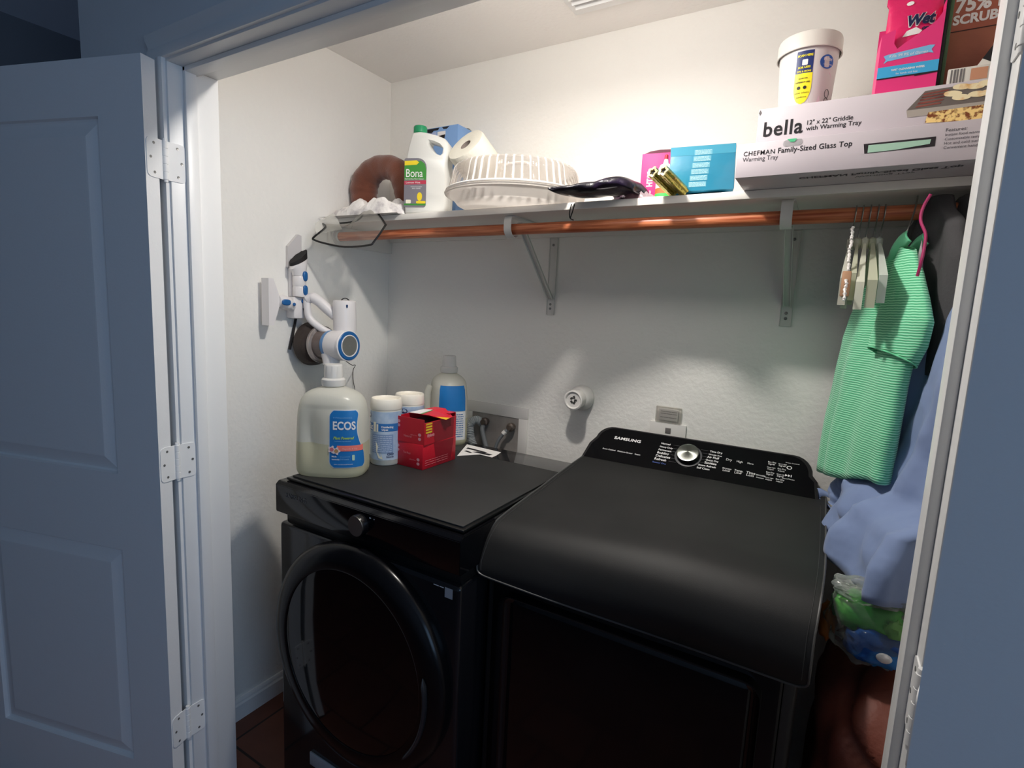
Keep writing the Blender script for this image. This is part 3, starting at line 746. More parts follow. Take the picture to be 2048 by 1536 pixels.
# --- white floor cleaner jug
JM = Matrix.Translation((.432, -.262, SHZ)) @ Matrix.Rotation(R(20), 4, 'Z')
t = thing('cleaner_jug', 'white plastic floor cleaner jug with green cap and green label, on the shelf', 'jug', M=JM)
# outline x,z (front view) with handle opening
outer = [(-.073,.004),(-.069,0),(.069,0),(.073,.004),(.074,.05),(.073,.12),(.070,.165),(.073,.20),(.070,.228),(.055,.246),(.030,.256),(.005,.262),(-.012,.266),(-.030,.268),(-.052,.266),(-.058,.258),(-.064,.235),(-.070,.19),(-.074,.12),(-.075,.05)]
hole = [(.006,.236),(.024,.232),(.042,.224),(.053,.212),(.052,.196),(.046,.190),(.034,.194),(.020,.204),(.008,.218),(.002,.230)]
def jug_mesh(outer, hole, ry):
    """two shells of triangulated outline with hole, thickness ry(x,z)"""
    bm = newbm()
    def side(sg, infl):
        vo = [bm.verts.new((x*infl, sg, z)) for x, z in outer]; return vo
    from mathutils.geometry import tessellate_polygon
    # layered rim rounding
    lay = [(0, 1.0), (.55, .995), (.85, .965), (1.0, .90)]
    cx = sum(x for x, z in outer)/len(outer); cz = sum(z for x, z in outer)/len(outer)
    hx = sum(x for x, z in hole)/len(hole); hz = sum(z for x, z in hole)/len(hole)
    rows = []
    for k in range(-3, 4):
        d, s_ = lay[abs(k)]; y = math.copysign(d, k)*ry if k else 0
        ins = (1-s_)
        o_ = []
        for x, z in outer:
            yy = y*(1 if z < .18 else 1-.38*min(1, (z-.18)/.07))
            o_.append(bm.verts.new((cx+(x-cx)*(1-ins), yy, cz+(z-cz)*(1-ins*.6))))
        h_ = []
        for x, z in hole:
            yy = y*(1-.38*min(1, (z-.18)/.07)); g_ = 1+ins*2.2
            h_.append(bm.verts.new((hx+(x-hx)*g_*.98, yy, hz+(z-hz)*g_*.98)))
        rows.append((o_, h_))
    for (a, ha), (b, hb) in zip(rows, rows[1:]):
        for i in range(len(a)): bm.faces.new((a[i], a[(i+1)%len(a)], b[(i+1)%len(a)], b[i]))
        for i in range(len(ha)): bm.faces.new((ha[i], ha[(i+1)%len(ha)], hb[(i+1)%len(ha)], hb[i]))
    for o_, h_ in (rows[0], rows[-1]):
        tri = tessellate_polygon([[v.co for v in o_], [v.co for v in h_]]); al = o_+h_
        for tr in tri:
            try: bm.faces.new([al[i] for i in tr])
            except ValueError: pass
    return bm
WJ = mat('white_hdpe_plastic', '#dbdbd7', .38, sss=.0)
obj('bottle_body', jug_mesh(outer, hole, .042), WJ, t, ang=.9)
bm = newbm(); lathe(bm, [(.0205,.262),(.0205,.266),(.0225,.268),(.0225,.285),(.0205,.289),(.010,.290)], 32, M=Matrix.Translation((-.036, 0, 0)), f=lambda a, r, z: r*(1+.02*math.sin(a*24)) if .266 < z < .286 else r); obj('cap', bm, mat('green_cap', '#1f8a5c', .4), t)
f = lambda x, y: Vector((x, -.0425-.0003, y))
def rrect(x0, y0, x1, y1, r, n=5, rs=(1,1,1,1)):
    pts = []
    for (cx_, cy_, a0_, q) in ((x1-r*rs[0], y1-r*rs[0], 0, 0), (x0+r*rs[1], y1-r*rs[1], 90, 1), (x0+r*rs[2], y0+r*rs[2], 180, 2), (x1-r*rs[3], y0+r*rs[3], 270, 3)):
        for i in range(n+1):
            a = R(a0_+90*i/n); pts.append((cx_+r*rs[q]*math.cos(a), cy_+r*rs[q]*math.sin(a)))
    return pts
def fo(k): return lambda x, y: Vector((x, -.0428-.0005*k, y))
bm = newbm(); prism(bm, [(a, b) for a, b in rrect(-.073, .022, .004, .178, .030, rs=(1,.2,.1,.3))], .0006, M=Matrix.Translation((0, -.0430, 0))); lb = obj('label', bm, mat('label_grey', '#77747c', .5), t)
bm = newbm(); patch(bm, [(-.0725,.108),(.0035,.110),(.0035,.140),(-.002,.160),(-.016,.170),(-.0725,.158)], fo(1)); obj('green_band', bm, mat('label_green', '#3f8a3a', .5), lb)
bm = newbm(); patch(bm, [(-.072,.155),(-.03,.157),(-.022,.164),(-.03,.171),(-.072,.169)], fo(2)); obj('yellow_ribbon', bm, mat('label_yellow', '#e3c92c', .5), lb)
bm = newbm(); patch(bm, [(-.0725,.094),(.0035,.096),(.0035,.108),(-.0725,.106)], fo(1)); obj('red_band', bm, mat('label_red', '#b0334b', .5), lb)
bm = newbm(); put_text(bm, 'Bona', .058, fo(3), -.066, .118, hs=1.25); obj('lettering', bm, mat('white_print'), lb)
bm = newbm(); put_text(bm, 'Hard-Surface Floor Cleaner', .066, fo(3), -.070, .110, hs=1.1); obj('lettering', bm, mat('white_print'), lb)
bm = newbm(); put_text(bm, 'Lemon Mint', .05, fo(3), -.066, .098, hs=.8); put_text(bm, 'CLEANS TOUGH MESSES', .04, fo(3), -.05, .086); put_text(bm, 'AND GRIME', .03, fo(3), -.045, .080); obj('lettering', bm, mat('white_print'), lb)
bm = newbm(); patch(bm, rrect(-.030, .034, .0035, .042, .004), fo(2)); patch(bm, [(-.022+.009*math.cos(a)+.004, .056+.014*math.sin(a)) for a in [2*PI*i/14 for i in range(14)]], fo(2)); obj('lemon_print', bm, mat('label_yellow'), lb)
bm = newbm(); patch(bm, rrect(-.066, .034, -.048, .046, .003), fo(2)); obj('badge', bm, mat('cream_print', '#e9e4cf', .5), lb)
bm = newbm(); rpatch(bm, -.0725, .028, .0035, .0335, fo(1)); obj('green_strip', bm, mat('label_green'), lb)

# --- blue carton behind the jug
def carton(name, label, cat, lo, hi, m, rz=0, bev=.0012, tilt=None, group=None):
    c = ((lo[0]+hi[0])/2, (lo[1]+hi[1])/2, lo[2])
    M = Matrix.Translation(c) @ Matrix.Rotation(rz, 4, 'Z')
    if tilt: M = M @ tilt
    t = thing(name, label, cat, M=M, group=group)
    hx, hy, h = (hi[0]-lo[0])/2, (hi[1]-lo[1])/2, hi[2]-lo[2]
    bm = newbm(); box(bm, (-hx, -hy, 0), (hx, hy, h), bev); b = obj('carton_body', bm, m, t)
    front = lambda k=1: (lambda x, y: Vector((-hx+x, -hy-.0004*k, y)))
    return t, b, front, hx*2, hy*2, h
t, b, F_, W_, D_, H_ = carton('blue_carton', 'tall blue printed carton behind the white cleaner jug', 'box', (.275, -.105, SHZ), (.425, -.02, 2.137), kraft('carton_blue', '#7da3d6'))
bm = newbm(); patch(bm, [(0,.344),(0,.335),(.03,.328),(.04,.336),(.06,.336),(.066,.344)], F_(1)); patch(bm, [(.078,.344),(.085,.337),(.10,.336),(.112,.344)], F_(1)); patch(bm, [(.06,.315),(.094,.318),(.090,.300),(.075,.296)], F_(2)); obj('black_print', bm, mat('black_print', '#17141a', .5), b)
bm = newbm(); rpatch(bm, .058, .314, .095, .330, F_(2)); patch(bm, [(.045,.302),(.062,.300),(.058,.288),(.046,.290)], F_(2)); obj('white_print', bm, mat('white_print'), b)
bm = newbm(); patch(bm, [(.076,.299),(.088,.302),(.090,.294),(.080,.291)], F_(3)); obj('red_print', bm, mat('red_brown_print', '#8a3b33', .5), b)
bm = newbm(); patch(bm, [(.012,.33),(.052,.332),(.055,.315),(.02,.310)], F_(1)); obj('pale_print', bm, mat('pale_blue_print', '#a9b6da', .5), b)
bm = newbm(); grid(bm, lambda u, v: Vector((-W_/2+.0005+(W_-.001)*u, D_/2-.002-.02*u*0-.03*v, H_+.0006+.004*math.sin(v*PI))), 1, 4); obj('top_flap', bm, mat('cream_print'), b)

# --- paper towel roll
p0 = Vector((.572, -.256, 2.010)); p1 = Vector((.616, -.080, 1.874)); ax = (p1-p0).normalized()
xx, yy = frame_of(ax); MR = Matrix(((xx.x, yy.x, ax.x, p0.x), (xx.y, yy.y, ax.y, p0.y), (xx.z, yy.z, ax.z, p0.z), (0,0,0,1)))
t = thing('paper_towel_roll', 'white paper towel roll leaning between the cleaner jug and the clear cake dome', 'paper towel roll', M=MR)
L_ = (p1-p0).length
PAP = mat('paper_towel', '#ddd9cc', .9, bump=(140, .0012, 3))
bm = newbm()
wf = lambda a, r, z: r*(1+.035*math.sin(a*2+.6)+.02*math.sin(a*3+1)) if r > .03 else r
lathe(bm, [(.0195,L_),(.066,L_),(.070,L_-.006),(.0715,L_/2),(.070,.006),(.067,0),(.052,-.0015),(.035,-.001),(.0195,.001)], 48, cap=False, f=wf); obj('paper_windings', bm, PAP, t, ang=.8)
bm = newbm(); lathe(bm, [(.0194,.001),(.0194,L_),(.0178,L_),(.0178,.001),(.0194,.001)], 32, cap=False); obj('cardboard_core', bm, mat('core_cardboard', '#8b7f78', .8), t)
bm = newbm(); grid(bm, lambda u, v: Vector((math.cos(3.2+u*.9)*(.0735+.002*v), math.sin(3.2+u*.9)*(.0735+.002*v), L_*v*.96+.004)), 8, 4); obj('loose_sheet', bm, PAP, t)
bm = newbm()
grid(bm, lambda u, v: Vector((.0055*math.cos(u*5)*1.8-.002, .0055*math.sin(u*5)*1.8, .012+.05*v)), 12, 2); obj('tucked_tissue', bm, PAP, t)

# --- clear ribbed cake container
CC = (.792, -.300, SHZ)
t = thing('cake_container', 'round clear ribbed plastic cake dome on a white base tray, on the shelf', 'cake container', CC)
def milky(key, c, tr=.35, rough=.25):
    m = mat(key, c, rough, spec=.4); nt = m.node_tree; b = nt.nodes['Principled BSDF']
    out = nt.nodes['Material Output']; t = nt.nodes.new('ShaderNodeBsdfTranslucent'); t.inputs[0].default_value = (*lin(c), 1)
    mx = nt.nodes.new('ShaderNodeMixShader'); mx.inputs[0].default_value = tr
    nt.links.new(b.outputs[0], mx.inputs[1]); nt.links.new(t.outputs[0], mx.inputs[2]); nt.links.new(mx.outputs[0], out.inputs[0])
    return m
TRAY = milky('white_tray_plastic', '#e2deda', .5, .35)
bm = newbm(); lathe(bm, [(.001,.0012),(.168,.0012),(.172,.003),(.186,.020),(.198,.026),(.207,.028),(.209,.031),(.207,.0318)], 96, cap=False); obj('base_tray', bm, TRAY, t, ang=.6)
DOME = clear('clear_dome_plastic', '#f6f4f2', .06, .05, body='#dfdad5')
def rib_nodes(m, n, zlo, zhi):
    nt = m.node_tree; mr = [x for x in nt.nodes if x.type == 'MAP_RANGE'][0]; mx = [x for x in nt.nodes if x.type == 'MIX_SHADER'][0]
    tc = nt.nodes.new('ShaderNodeTexCoord'); sp_ = nt.nodes.new('ShaderNodeSeparateXYZ'); nt.links.new(tc.outputs['Object'], sp_.inputs[0])
    def ma(op, a, b=None):
        q = nt.nodes.new('ShaderNodeMath'); q.operation = op
        for i, v in enumerate((a, b)):
            if v is None: continue
            if isinstance(v, (int, float)): q.inputs[i].default_value = v
            else: nt.links.new(v, q.inputs[i])
        return q.outputs[0]
    an = ma('ARCTAN2', sp_.outputs['Y'], sp_.outputs['X']); s_ = ma('SINE', ma('MULTIPLY', an, n))
    k = ma('MULTIPLY', ma('POWER', ma('MAXIMUM', s_, 0), 5), .75)
    band = ma('MULTIPLY', ma('GREATER_THAN', sp_.outputs['Z'], zlo), ma('LESS_THAN', sp_.outputs['Z'], zhi))
    nt.links.new(ma('MINIMUM', ma('ADD', ma('MULTIPLY', k, band), mr.outputs[0]), 1), mx.inputs[0])
rib_nodes(DOME, 52, .040, .107)
rib = lambda a, r, z: r*(1+(.014*math.cos(a*44))*(1 if .042 < z < .100 else .4 if z <= .108 and z >= .038 else 0))
bm = newbm(); lathe(bm, [(.207,.0335),(.204,.0335),(.199,.037),(.196,.040),(.194,.045),(.188,.070),(.183,.096),(.176,.107),(.160,.112),(.12,.115),(.06,.116),(.001,.116)], 352, cap=False, f=rib); dm = obj('ribbed_dome', bm, DOME, t, ang=1.2)
bm = newbm(); tube(bm, [Vector((math.cos(a)*.203, math.sin(a)*.203, .037)) for a in [2*PI*i/72 for i in range(72)]], .0028, 8, closed=True); obj('rim_bead', bm, mat('milky_rim', '#e8e4df', .25), dm)
bm = newbm(); tube(bm, smooth_pts([(-.05, 0, .116), (-.038, 0, .127), (0, 0, .131), (.038, 0, .127), (.05, 0, .116)], 5), .005, 8); obj('handle', bm, mat('milky_rim'), dm)

# --- black drawstring pouch
t = thing('drawstring_pouch', 'shiny black drawstring pouch lying over the front edge of the shelf', 'pouch', (1.08, -.33, SHZ))
bm = newbm()
axp = smooth_pts([(.985,-.398,1.806),(1.0,-.392,1.806),(1.03,-.375,1.807),(1.07,-.358,1.812),(1.11,-.345,1.818),(1.15,-.335,1.822),(1.178,-.325,1.816),(1.19,-.315,1.806)], 5)
def pf(u, v):
    i = v*(len(axp)-1); k = min(int(i), len(axp)-2); c = axp[k].lerp(axp[k+1], i-k)
    hh = .002+.0155*math.sin(PI*min(1, v*.9+.08))**.6*(.5+1.0*v); ww = .012+.045*math.sin(PI*min(.97, v*.8+.1))**.5
    if v > .93: hh *= (1-v)/.07+.15; ww *= (1-v)/.07*.7+.3
    a = 2*PI*u; n = 1+.16*noise.noise(Vector((u*7, v*9, 2)))
    z = c.z+math.sin(a)*hh*n
    y = c.y+math.cos(a)*ww*n
    if y > -.335: z = max(z, SHZ+.0015)
    return Vector((c.x+.010*math.cos(a), y, z))
grid(bm, pf, 32, 40, closeu=True); pb_ = obj('pouch_body', bm, mat('black_satin', '#15121a', .28, bump=(60, .002, 3), var=('#2b1f38', 20, .55, .7)), t, world=True, ang=1.5)
CORD = mat('black_cord', '#141214', .6)
bm = newbm(); tube(bm, smooth_pts([(1.006, -0.352, 1.781), (0.998, -0.345, 1.762), (0.998, -0.34, 1.747), (1.008, -0.338, 1.741)], 5), .0016, 6); obj('drawstring', bm, CORD, t, world=True)
bm = newbm(); tube(bm, smooth_pts([(1.014, -0.35, 1.781), (1.005, -0.342, 1.762), (0.998, -0.339, 1.746)], 5), .0016, 6); obj('drawstring', bm, CORD, t, world=True)
bm = newbm(); tube(bm, smooth_pts([(1.06,-.40,1.812),(1.10,-.392,1.806),(1.14,-.375,1.812),(1.165,-.36,1.822)], 5), .0013, 6); obj('hem_edge', bm, mat('pale_hem', '#a9a2a6', .4), t, world=True)

# --- purple bundled bag behind and thin pinkish film in front
bm = newbm(); ellipsoid(bm, (1.118, -.225, SHZ+.0205), (.036, .05, .022), 30, 18, wob=.35, seed=4, sc=5)
for v_ in bm.verts: v_.co.z = max(v_.co.z, SHZ+.0006)
tag(obj('folded_bag', bm, mat('dark_purple_plastic', '#3a2a36', .35, bump=(50, .003, 3)), ang=1.5), 'dark purple crumpled bag tucked behind the black pouch beside the pink box', 'bag')
o = crumple_field('plastic_film', None, 1.178, -.303, .085, .05, .022, clear('pinkish_film', '#f0dfe2', .42, .2, body='#c9b6bb'), seed=11, sc=70, nx=30, ny=20, z0=SHZ, amp=.6)
tag(o, 'thin pinkish clear plastic film on the shelf between the black pouch and pink box', 'plastic film')

# --- pink box
t, b, F_, W_, D_, H_ = carton('pink_box', 'hot pink carton with white vertical lettering, standing behind the glue bottle', 'box', (1.143, -.215, SHZ), (1.236, -.125, 1.930), kraft('hot_pink_card', '#dc2f7c'), rz=R(8))
fv = lambda k: (lambda x, y: Vector((-W_/2+.038-y*1.0, -D_/2-.0004*k, H_*.66-x)))
bm = newbm(); put_text(bm, 'BATH', .040, fv(1), .0, .006, bold=.05, hs=1.3); put_text(bm, 'wipes 1', .032, fv(1), .050, .007); obj('lettering', bm, mat('white_print'), b)
bm = newbm(); f3 = lambda x, y: Vector((-W_/2+.060-y, -D_/2-.0004, H_*.66-x)); rpatch(bm, -.002, 0, .075, .010, f3); obj('purple_plate', bm, mat('purple_print', '#5d3d8f', .5), b)
bm = newbm(); f4 = lambda x, y: Vector((-W_/2+.0585-y, -D_/2-.0009, H_*.66-x)); put_text(bm, 'Cleansing Pads', .070, f4, 0, 0, bold=.03, hs=1.2); obj('lettering', bm, mat('white_print'), b)
bm = newbm()
prism(bm, [(-W_/2, H_+.0005), (-W_/2+.02, H_+.008), (0, H_+.011), (W_/2-.01, H_+.010), (W_/2, H_+.0005)], D_*.8, M=Matrix.Translation((0, -D_*.4, 0))); obj('raised_flap', bm, mat('dark_pink_inside', '#5a1633', .6), b)

# --- glue bottle
t = thing('glue_bottle', 'small white glue bottle with red twist tip, between pink box and blue box', 'glue bottle', (1.233, -.275, SHZ))
bm = newbm(); lathe(bm, [(.012,.0006),(.0185,.0006),(.020,.004),(.020,.060),(.017,.068),(.0145,.071),(.0145,.074)], 32, f=lambda a, r, z: r*(1+.12*math.cos(2*a))); bb = obj('bottle_body', bm, WJ, t)
bm = newbm(); lathe(bm, [(.0150,.0742),(.0150,.087),(.0125,.090),(.0075,.092),(.0045,.104),(.0038,.104)], 28, f=lambda a, r, z: r*(1+.03*math.sin(20*a)) if .0742 < z < .088 else r); obj('cap', bm, mat('white_cap', '#e7e2e0', .4), t)
bm = newbm(); lathe(bm, [(.0050,.1042),(.0044,.114),(.0022,.116)], 16); obj('red_tip', bm, mat('red_tip', '#b8202f', .4), t)
bm = newbm(); lathe(bm, [(.0204,.006),(.0204,.016)], 32, cap=False, f=lambda a, r, z: r*(1+.12*math.cos(2*a))); obj('green_band', bm, mat('bright_green_print', '#4ad35c', .5), t)
bm = newbm(); lathe(bm, [(.0204,.0165),(.0204,.030)], 32, cap=False, f=lambda a, r, z: r*(1+.12*math.cos(2*a))); obj('orange_band', bm, mat('orange_print', '#e8663a', .5), t)

# --- pair of gold foil tubes overhanging the shelf
GOLD = mat('gold_foil', '#a99a4c', .25, .85, bump=(70, .002, 2), var=('#6b2f3a', 16, .5, .62))
GLD2 = mat('gold_foil_rim', '#d8c79a', .3, .7)
for k, (pa_, pb2) in enumerate((((1.238, -.400, 1.834), (1.266, -.295, 1.8035)), ((1.265, -.405, 1.834), (1.293, -.300, 1.8035)))):
    a, b_ = Vector(pa_), Vector(pb2); ax = (b_-a).normalized(); xx, yy = frame_of(ax)
    MG = Matrix(((xx.x, yy.x, ax.x, a.x), (xx.y, yy.y, ax.y, a.y), (xx.z, yy.z, ax.z, a.z), (0,0,0,1)))
    t = thing('foil_tube', ('left one of two gold foil tubes sticking out over the shelf edge', 'right one of two gold foil tubes sticking out over the shelf edge')[k], 'foil tube', M=MG, group='gold foil tubes at the shelf edge')
    L_ = (b_-a).length; star = lambda ang, r, z: r*(1+.16*math.cos(5*ang))
    bm = newbm(); lathe(bm, [(.0120,.002),(.0122,L_*.5),(.0118,L_-.004),(.007,L_)], 40, f=star, cap=False); obj('foil_wrap', bm, GOLD, t, ang=.5)
    bm = newbm(); lathe(bm, [(.0060,.006),(.0068,.0005),(.0125,0),(.0124,.004)], 40, f=star, cap=False); rm = obj('foil_rim', bm, GLD2, t, ang=.5)
    bm = newbm(); lathe(bm, [(.0062,.0058),(.001,.0058)], 30, f=star); obj('dark_opening', bm, mat('black_print'), t)

# --- teal blue wrapped box
tl = Matrix.Rotation(R(-2), 4, 'Y') @ Matrix.Rotation(R(-3), 4, 'X')
TEAL = mat('teal_blue_wrap', '#2d84a3', .3, bump=(26, .0012, 3), coat=.3)
t, b, F_, W_, D_, H_ = carton('teal_box', 'teal blue shrink-wrapped box with pale printed text, left of the white boxes', 'box', (1.2425, -.292, SHZ+.013), (1.3975, -.202, 1.915), TEAL, rz=R(14), tilt=tl, bev=.004)
bm = newbm(); rn = random.Random(9)
for i in range(6):
    y0 = .100-.0155*i; grid(bm, lambda u, v: F_(1)(.058-.0022*i+.042*u, y0-.0125*v), 1, 1)
obj('text_block', bm, mat('pale_teal_print', '#68a9be', .4), b)
bm = newbm()
for i in range(6):
    for j in range(4): dashes(bm, F_(2), .060-.0022*i, .098-.0022*i, .098-.0155*i-.003*j, .0012, rn, .001, .004, .009)
obj('print', bm, mat('pale_teal_print2', '#b5dbe6', .4), b)
bm = newbm(); rpatch(bm, .001, .088, W_-.001, .110, F_(.7)); obj('tape_strip', bm, mat('tape_teal', '#4094b0', .2, coat=.5), b)
bm = newbm(); box(bm, (1.265, -.28, SHZ+.0065), (1.385, -.20, SHZ+.0105), .001); tag(obj('dark_folder', bm, mat('dark_card', '#1d181c', .5)), 'thin dark folder lying under the teal blue box', 'folder')
# white sheet below
bm = newbm()
grid(bm, lambda u, v: Vector((1.195+.232*u, -.331+.012*abs(math.sin(u*2.5))*(v < .2)+.17*v, SHZ+.0012+.0035*max(0, noise.noise(Vector((u*5, v*4, 1))))*(1-v)+.006*max(0, u-.85)/.15*(1-v)*0)), 30, 12)
ret = bmesh.ops.extrude_face_region(bm, geom=bm.faces[:]); bmesh.ops.translate(bm, verts=[e for e in ret['geom'] if isinstance(e, bmesh.types.BMVert)], vec=(0, 0, -.0008))
tag(obj('white_sheet', bm, mat('white_paper_sheet', '#efece8', .6), ang=1.2), 'white paper sheet lying flat under the teal box and gold tubes', 'paper sheet')
for o_ in list(COL.objects):
    if o_.name.startswith('white_sheet'): o_.location.z = 0

# --- lower white carton (warming tray)
WCARD = mat('white_glossy_card', '#c6bdc3', .35, var=('#bfb6bc', 5, .4, .7))
t, b, F_, W_, D_, H_ = carton('warming_tray_box', 'long white carton with black lettering and hand slot, lower one of the shelf pair', 'box', (1.437, -.455, SHZ), (2.012, -.075, 1.8595), WCARD)
BP = mat('black_print')
bm = newbm(); put_text(bm, 'CHEFMAN', .060, F_(1), .013, .0435, bold=.012, hs=1.05, sp=1.12); obj('lettering', bm, BP, b)
bm = newbm(); put_text(bm, 'Family-Sized Glass Top', .130, F_(1), .079, .0435, bold=.014, hs=1.1, sp=1.06); obj('lettering', bm, BP, b)
bm = newbm(); put_text(bm, 'Warming Tray', .068, F_(1), .012, .0320, hs=1.1); obj('lettering', bm, mat('grey_text', '#4a464c', .5), b)
sp = [(0.231, 0.0265), (0.228, 0.0445), (0.339, 0.0455), (0.339, 0.0285)]
bm = newbm(); patch(bm, sp, F_(1)); sl = obj('hand_slot', bm, mat('slot_dark', '#241c22', .7), b)
sl2 = [(0.236, 0.0275), (0.236, 0.0415), (0.332, 0.0415), (0.331, 0.0335), (0.279, 0.0285)]
bm = newbm(); patch(bm, sl2, F_(2)); obj('inner_sleeve', bm, mat('pale_green_inner', '#a9cdb8', .5), sl)
bm = newbm(); rn = random.Random(6)
for i in range(5): put_text(bm, ('Features:', 'Instant food warmer with glass top', 'Customizable temperature dial', 'Hot and cold surface guard', 'Convenient handles')[i], (.030,.092,.080,.075,.055)[i], F_(1), .352, .052-.0075*i)
obj('feature_text', bm, mat('grey_text'), b)
bm = newbm(); fu = lambda x, y: Vector((-W_/2+.12+x, -D_/2+.035+y, -.0004)); put_text(bm, 'CHEFMAN Family-Sized Glass Top', .27, fu, 0, .0, bold=.03, hs=1.2); put_text(bm, 'Warming Tray', .10, fu, .10, .025)
obj('underside_lettering', bm, mat('grey_text'), b)
bm = newbm(); patch(bm, [(.094,.0688),(.100,.063),(.108,.0625),(.112,.0688)], F_(3)); obj('green_seal_dot', bm, mat('seal_green', '#58c48e', .4), b)
bm = newbm(); patch(bm, rrect(.086, .055, .122, .0685, .006), F_(2)); obj('clear_tape', bm, clear('tape', '#ffffff', .15, .1, body='#dfe5e2'), b)

# --- upper white carton (griddle)
t, b, F_, W_, D_, H_ = carton('griddle_box', 'long white carton printed with griddle photo, upper one of the shelf pair', 'box', (1.468, -.430, 1.860), (2.010, -.080, 1.9335), mat('white_card', '#cac1c7', .35))
def bx(*ps): return [(round(a-1.468, 4), round(c-1.860, 4)) for a, c in ps]
bm = newbm(); put_text(bm, 'bella', .074, F_(1), .013, .0170, bold=.020, hs=1.1, sp=1.08); obj('lettering', bm, BP, b)
bm = newbm(); put_text(bm, '12" x 22" Griddle', .080, F_(1), .094, .0310, hs=1.05, bold=.01); put_text(bm, 'with Warming Tray', .096, F_(1), .093, .0195, hs=1.05, bold=.01); obj('lettering', bm, BP, b)
bm = newbm(); patch(bm, bx(*[(1.727, 1.895), (1.752, 1.926), (1.85, 1.929), (1.856, 1.885), (1.73, 1.882)]), F_(1)); gp = obj('griddle_print', bm, mat('griddle_grey', '#6b625d', .5), b)
bm = newbm(); patch(bm, bx(*[(1.727, 1.895), (1.73, 1.882), (1.856, 1.884), (1.855, 1.895)]), F_(2)); obj('griddle_rim_print', bm, mat('griddle_rim', '#a9a097', .5), gp)
rn = random.Random(12)
bm = newbm()
for i in range(9):
    q = i/8; x0_ = 1826+14*q*1.2; 
    pass
bac = [[(1.74, 1.898), (1.777, 1.9), (1.779, 1.903), (1.742, 1.901)], [(1.742, 1.903), (1.779, 1.905), (1.782, 1.908), (1.744, 1.907)], [(1.745, 1.909), (1.781, 1.911), (1.784, 1.914), (1.746, 1.912)], [(1.747, 1.914), (1.784, 1.916), (1.786, 1.919), (1.749, 1.917)], [(1.749, 1.919), (1.786, 1.921), (1.788, 1.924), (1.751, 1.922)]]
for p_ in bac: patch(bm, bx(*p_), F_(2))
obj('bacon_print', bm, mat('bacon_print', '#8a4a40', .5, var=('#5f2f2c', 60, .4, .6)), gp)
bm = newbm()
cks = [(1.806, 1.907), (1.805, 1.925), (1.824, 1.923), (1.829, 1.909), (1.841, 1.926), (1.845, 1.909), (1.793, 1.915)]
for x, z in cks:
    patch(bm, [(x-1.468+.0135*math.cos(a)*(1+.05*math.sin(3*a+x*50)), z-1.860+.0052*math.sin(a)-.001*math.cos(a)) for a in [2*PI*i/18 for i in range(18)]], F_(3+x % .01))
obj('pancake_print', bm, mat('pancake_print', '#efe0b8', .5, var=('#d9a868', 45, .5, .65)), gp)
bm = newbm(); patch(bm, bx(*[(1.758, 1.869), (1.761, 1.887), (1.855, 1.89), (1.859, 1.861)]), F_(3)); obj('potato_print', bm, mat('potato_print', '#f0cf86', .5, var=('#7a3f1c', 120, .48, .6)), gp)
bm = newbm(); patch(bm, [(.0,.066),(.003,.072),(.006,.066),(.003,.060)], F_(1)); obj('scuff', bm, mat('scuff_grey', '#6c6768', .7), b)

# --- white tub with lid on the griddle box
t = thing('wipes_tub', 'white plastic tub with rim lid and blue-yellow sticker, on the upper white carton', 'tub', (1.537, -.25, 1.934))
TUB = lambda z: .0515+.010*min(1, z/.17)
bm = newbm(); lathe(bm, [(.030,.0006),(.050,.0006),(.0515,.003),(.0615,.172)], 56, cap=True); tb = obj('tub_body', bm, mat('white_tub', '#d8d5d3', .35), t)
bm = newbm(); lathe(bm, [(.0640,.158),(.0660,.160),(.0660,.186),(.0640,.192),(.055,.196),(.030,.1975),(.001,.1975)], 56, cap=False); ld = obj('lid', bm, mat('white_lid', '#d9d5ce', .4), t)
bm = newbm(); tube(bm, [Vector((math.cos(a)*.0662, math.sin(a)*.0662, .1585)) for a in [2*PI*i/56 for i in range(56)]], .0014, 6, closed=True); obj('lid_bead', bm, mat('white_lid'), ld)
def cyl_fn(rf, a_mid, k): # x->angle, y->z
    return lambda x, y: (lambda r, a: Vector((math.cos(a)*r, math.sin(a)*r, y)))(rf(y)+.0004*k, a_mid+x/rf(y))
AC = math.atan2(-1.476, .12)  # towards the camera
ft = lambda k: cyl_fn(TUB, AC, k)
bm = newbm(); grid(bm, lambda u, v: ft(1)(-.024+.034*u, .086+.066*v), 8, 3); st = obj('sticker', bm, mat('sticker_navy', '#20306a', .4), tb)
def yel(u, v):
    w_ = .0175*math.sqrt(max(0, 1-((.6-v)/.6)**2)) if v < .6 else .0175
    return ft(2)(-.007+(u-.5)*2*w_, .042+.064*v)
bm = newbm(); grid(bm, yel, 8, 16); obj('yellow_panel', bm, mat('sticker_yellow', '#f1e32c', .4), st)
bm = newbm(); put_text(bm, 'SCAN HERE', .030, ft(3), -.022, .140, bold=.03, hs=1.1); put_text(bm, 'FOR USES', .024, ft(3), -.019, .116, bold=.03); put_text(bm, 'TIPS & MORE', .028, ft(3), -.021, .108, bold=.03); obj('lettering', bm, mat('sticker_yellow'), st)
bm = newbm(); patch(bm, rrect(-.012, .122, -.001, .134, .002), ft(3)); obj('white_icon', bm, mat('white_print'), st)
bm = newbm(); put_text(bm, 'GOOD FOR', .018, ft(4), -.016, .094, bold=.03); put_text(bm, 'DIFFERENT USES', .028, ft(4), -.021, .086, bold=.03); put_text(bm, 'wipes indoors', .028, ft(4), -.021, .064); put_text(bm, 'outdoors', .02, ft(4), -.017, .055)
for cx_ in (-.014, -.002): patch(bm, [(cx_+.0035*math.cos(a), .076+.0035*math.sin(a)) for a in [2*PI*i/12 for i in range(12)]], ft(4))
obj('small_print', bm, mat('black_print'), st)
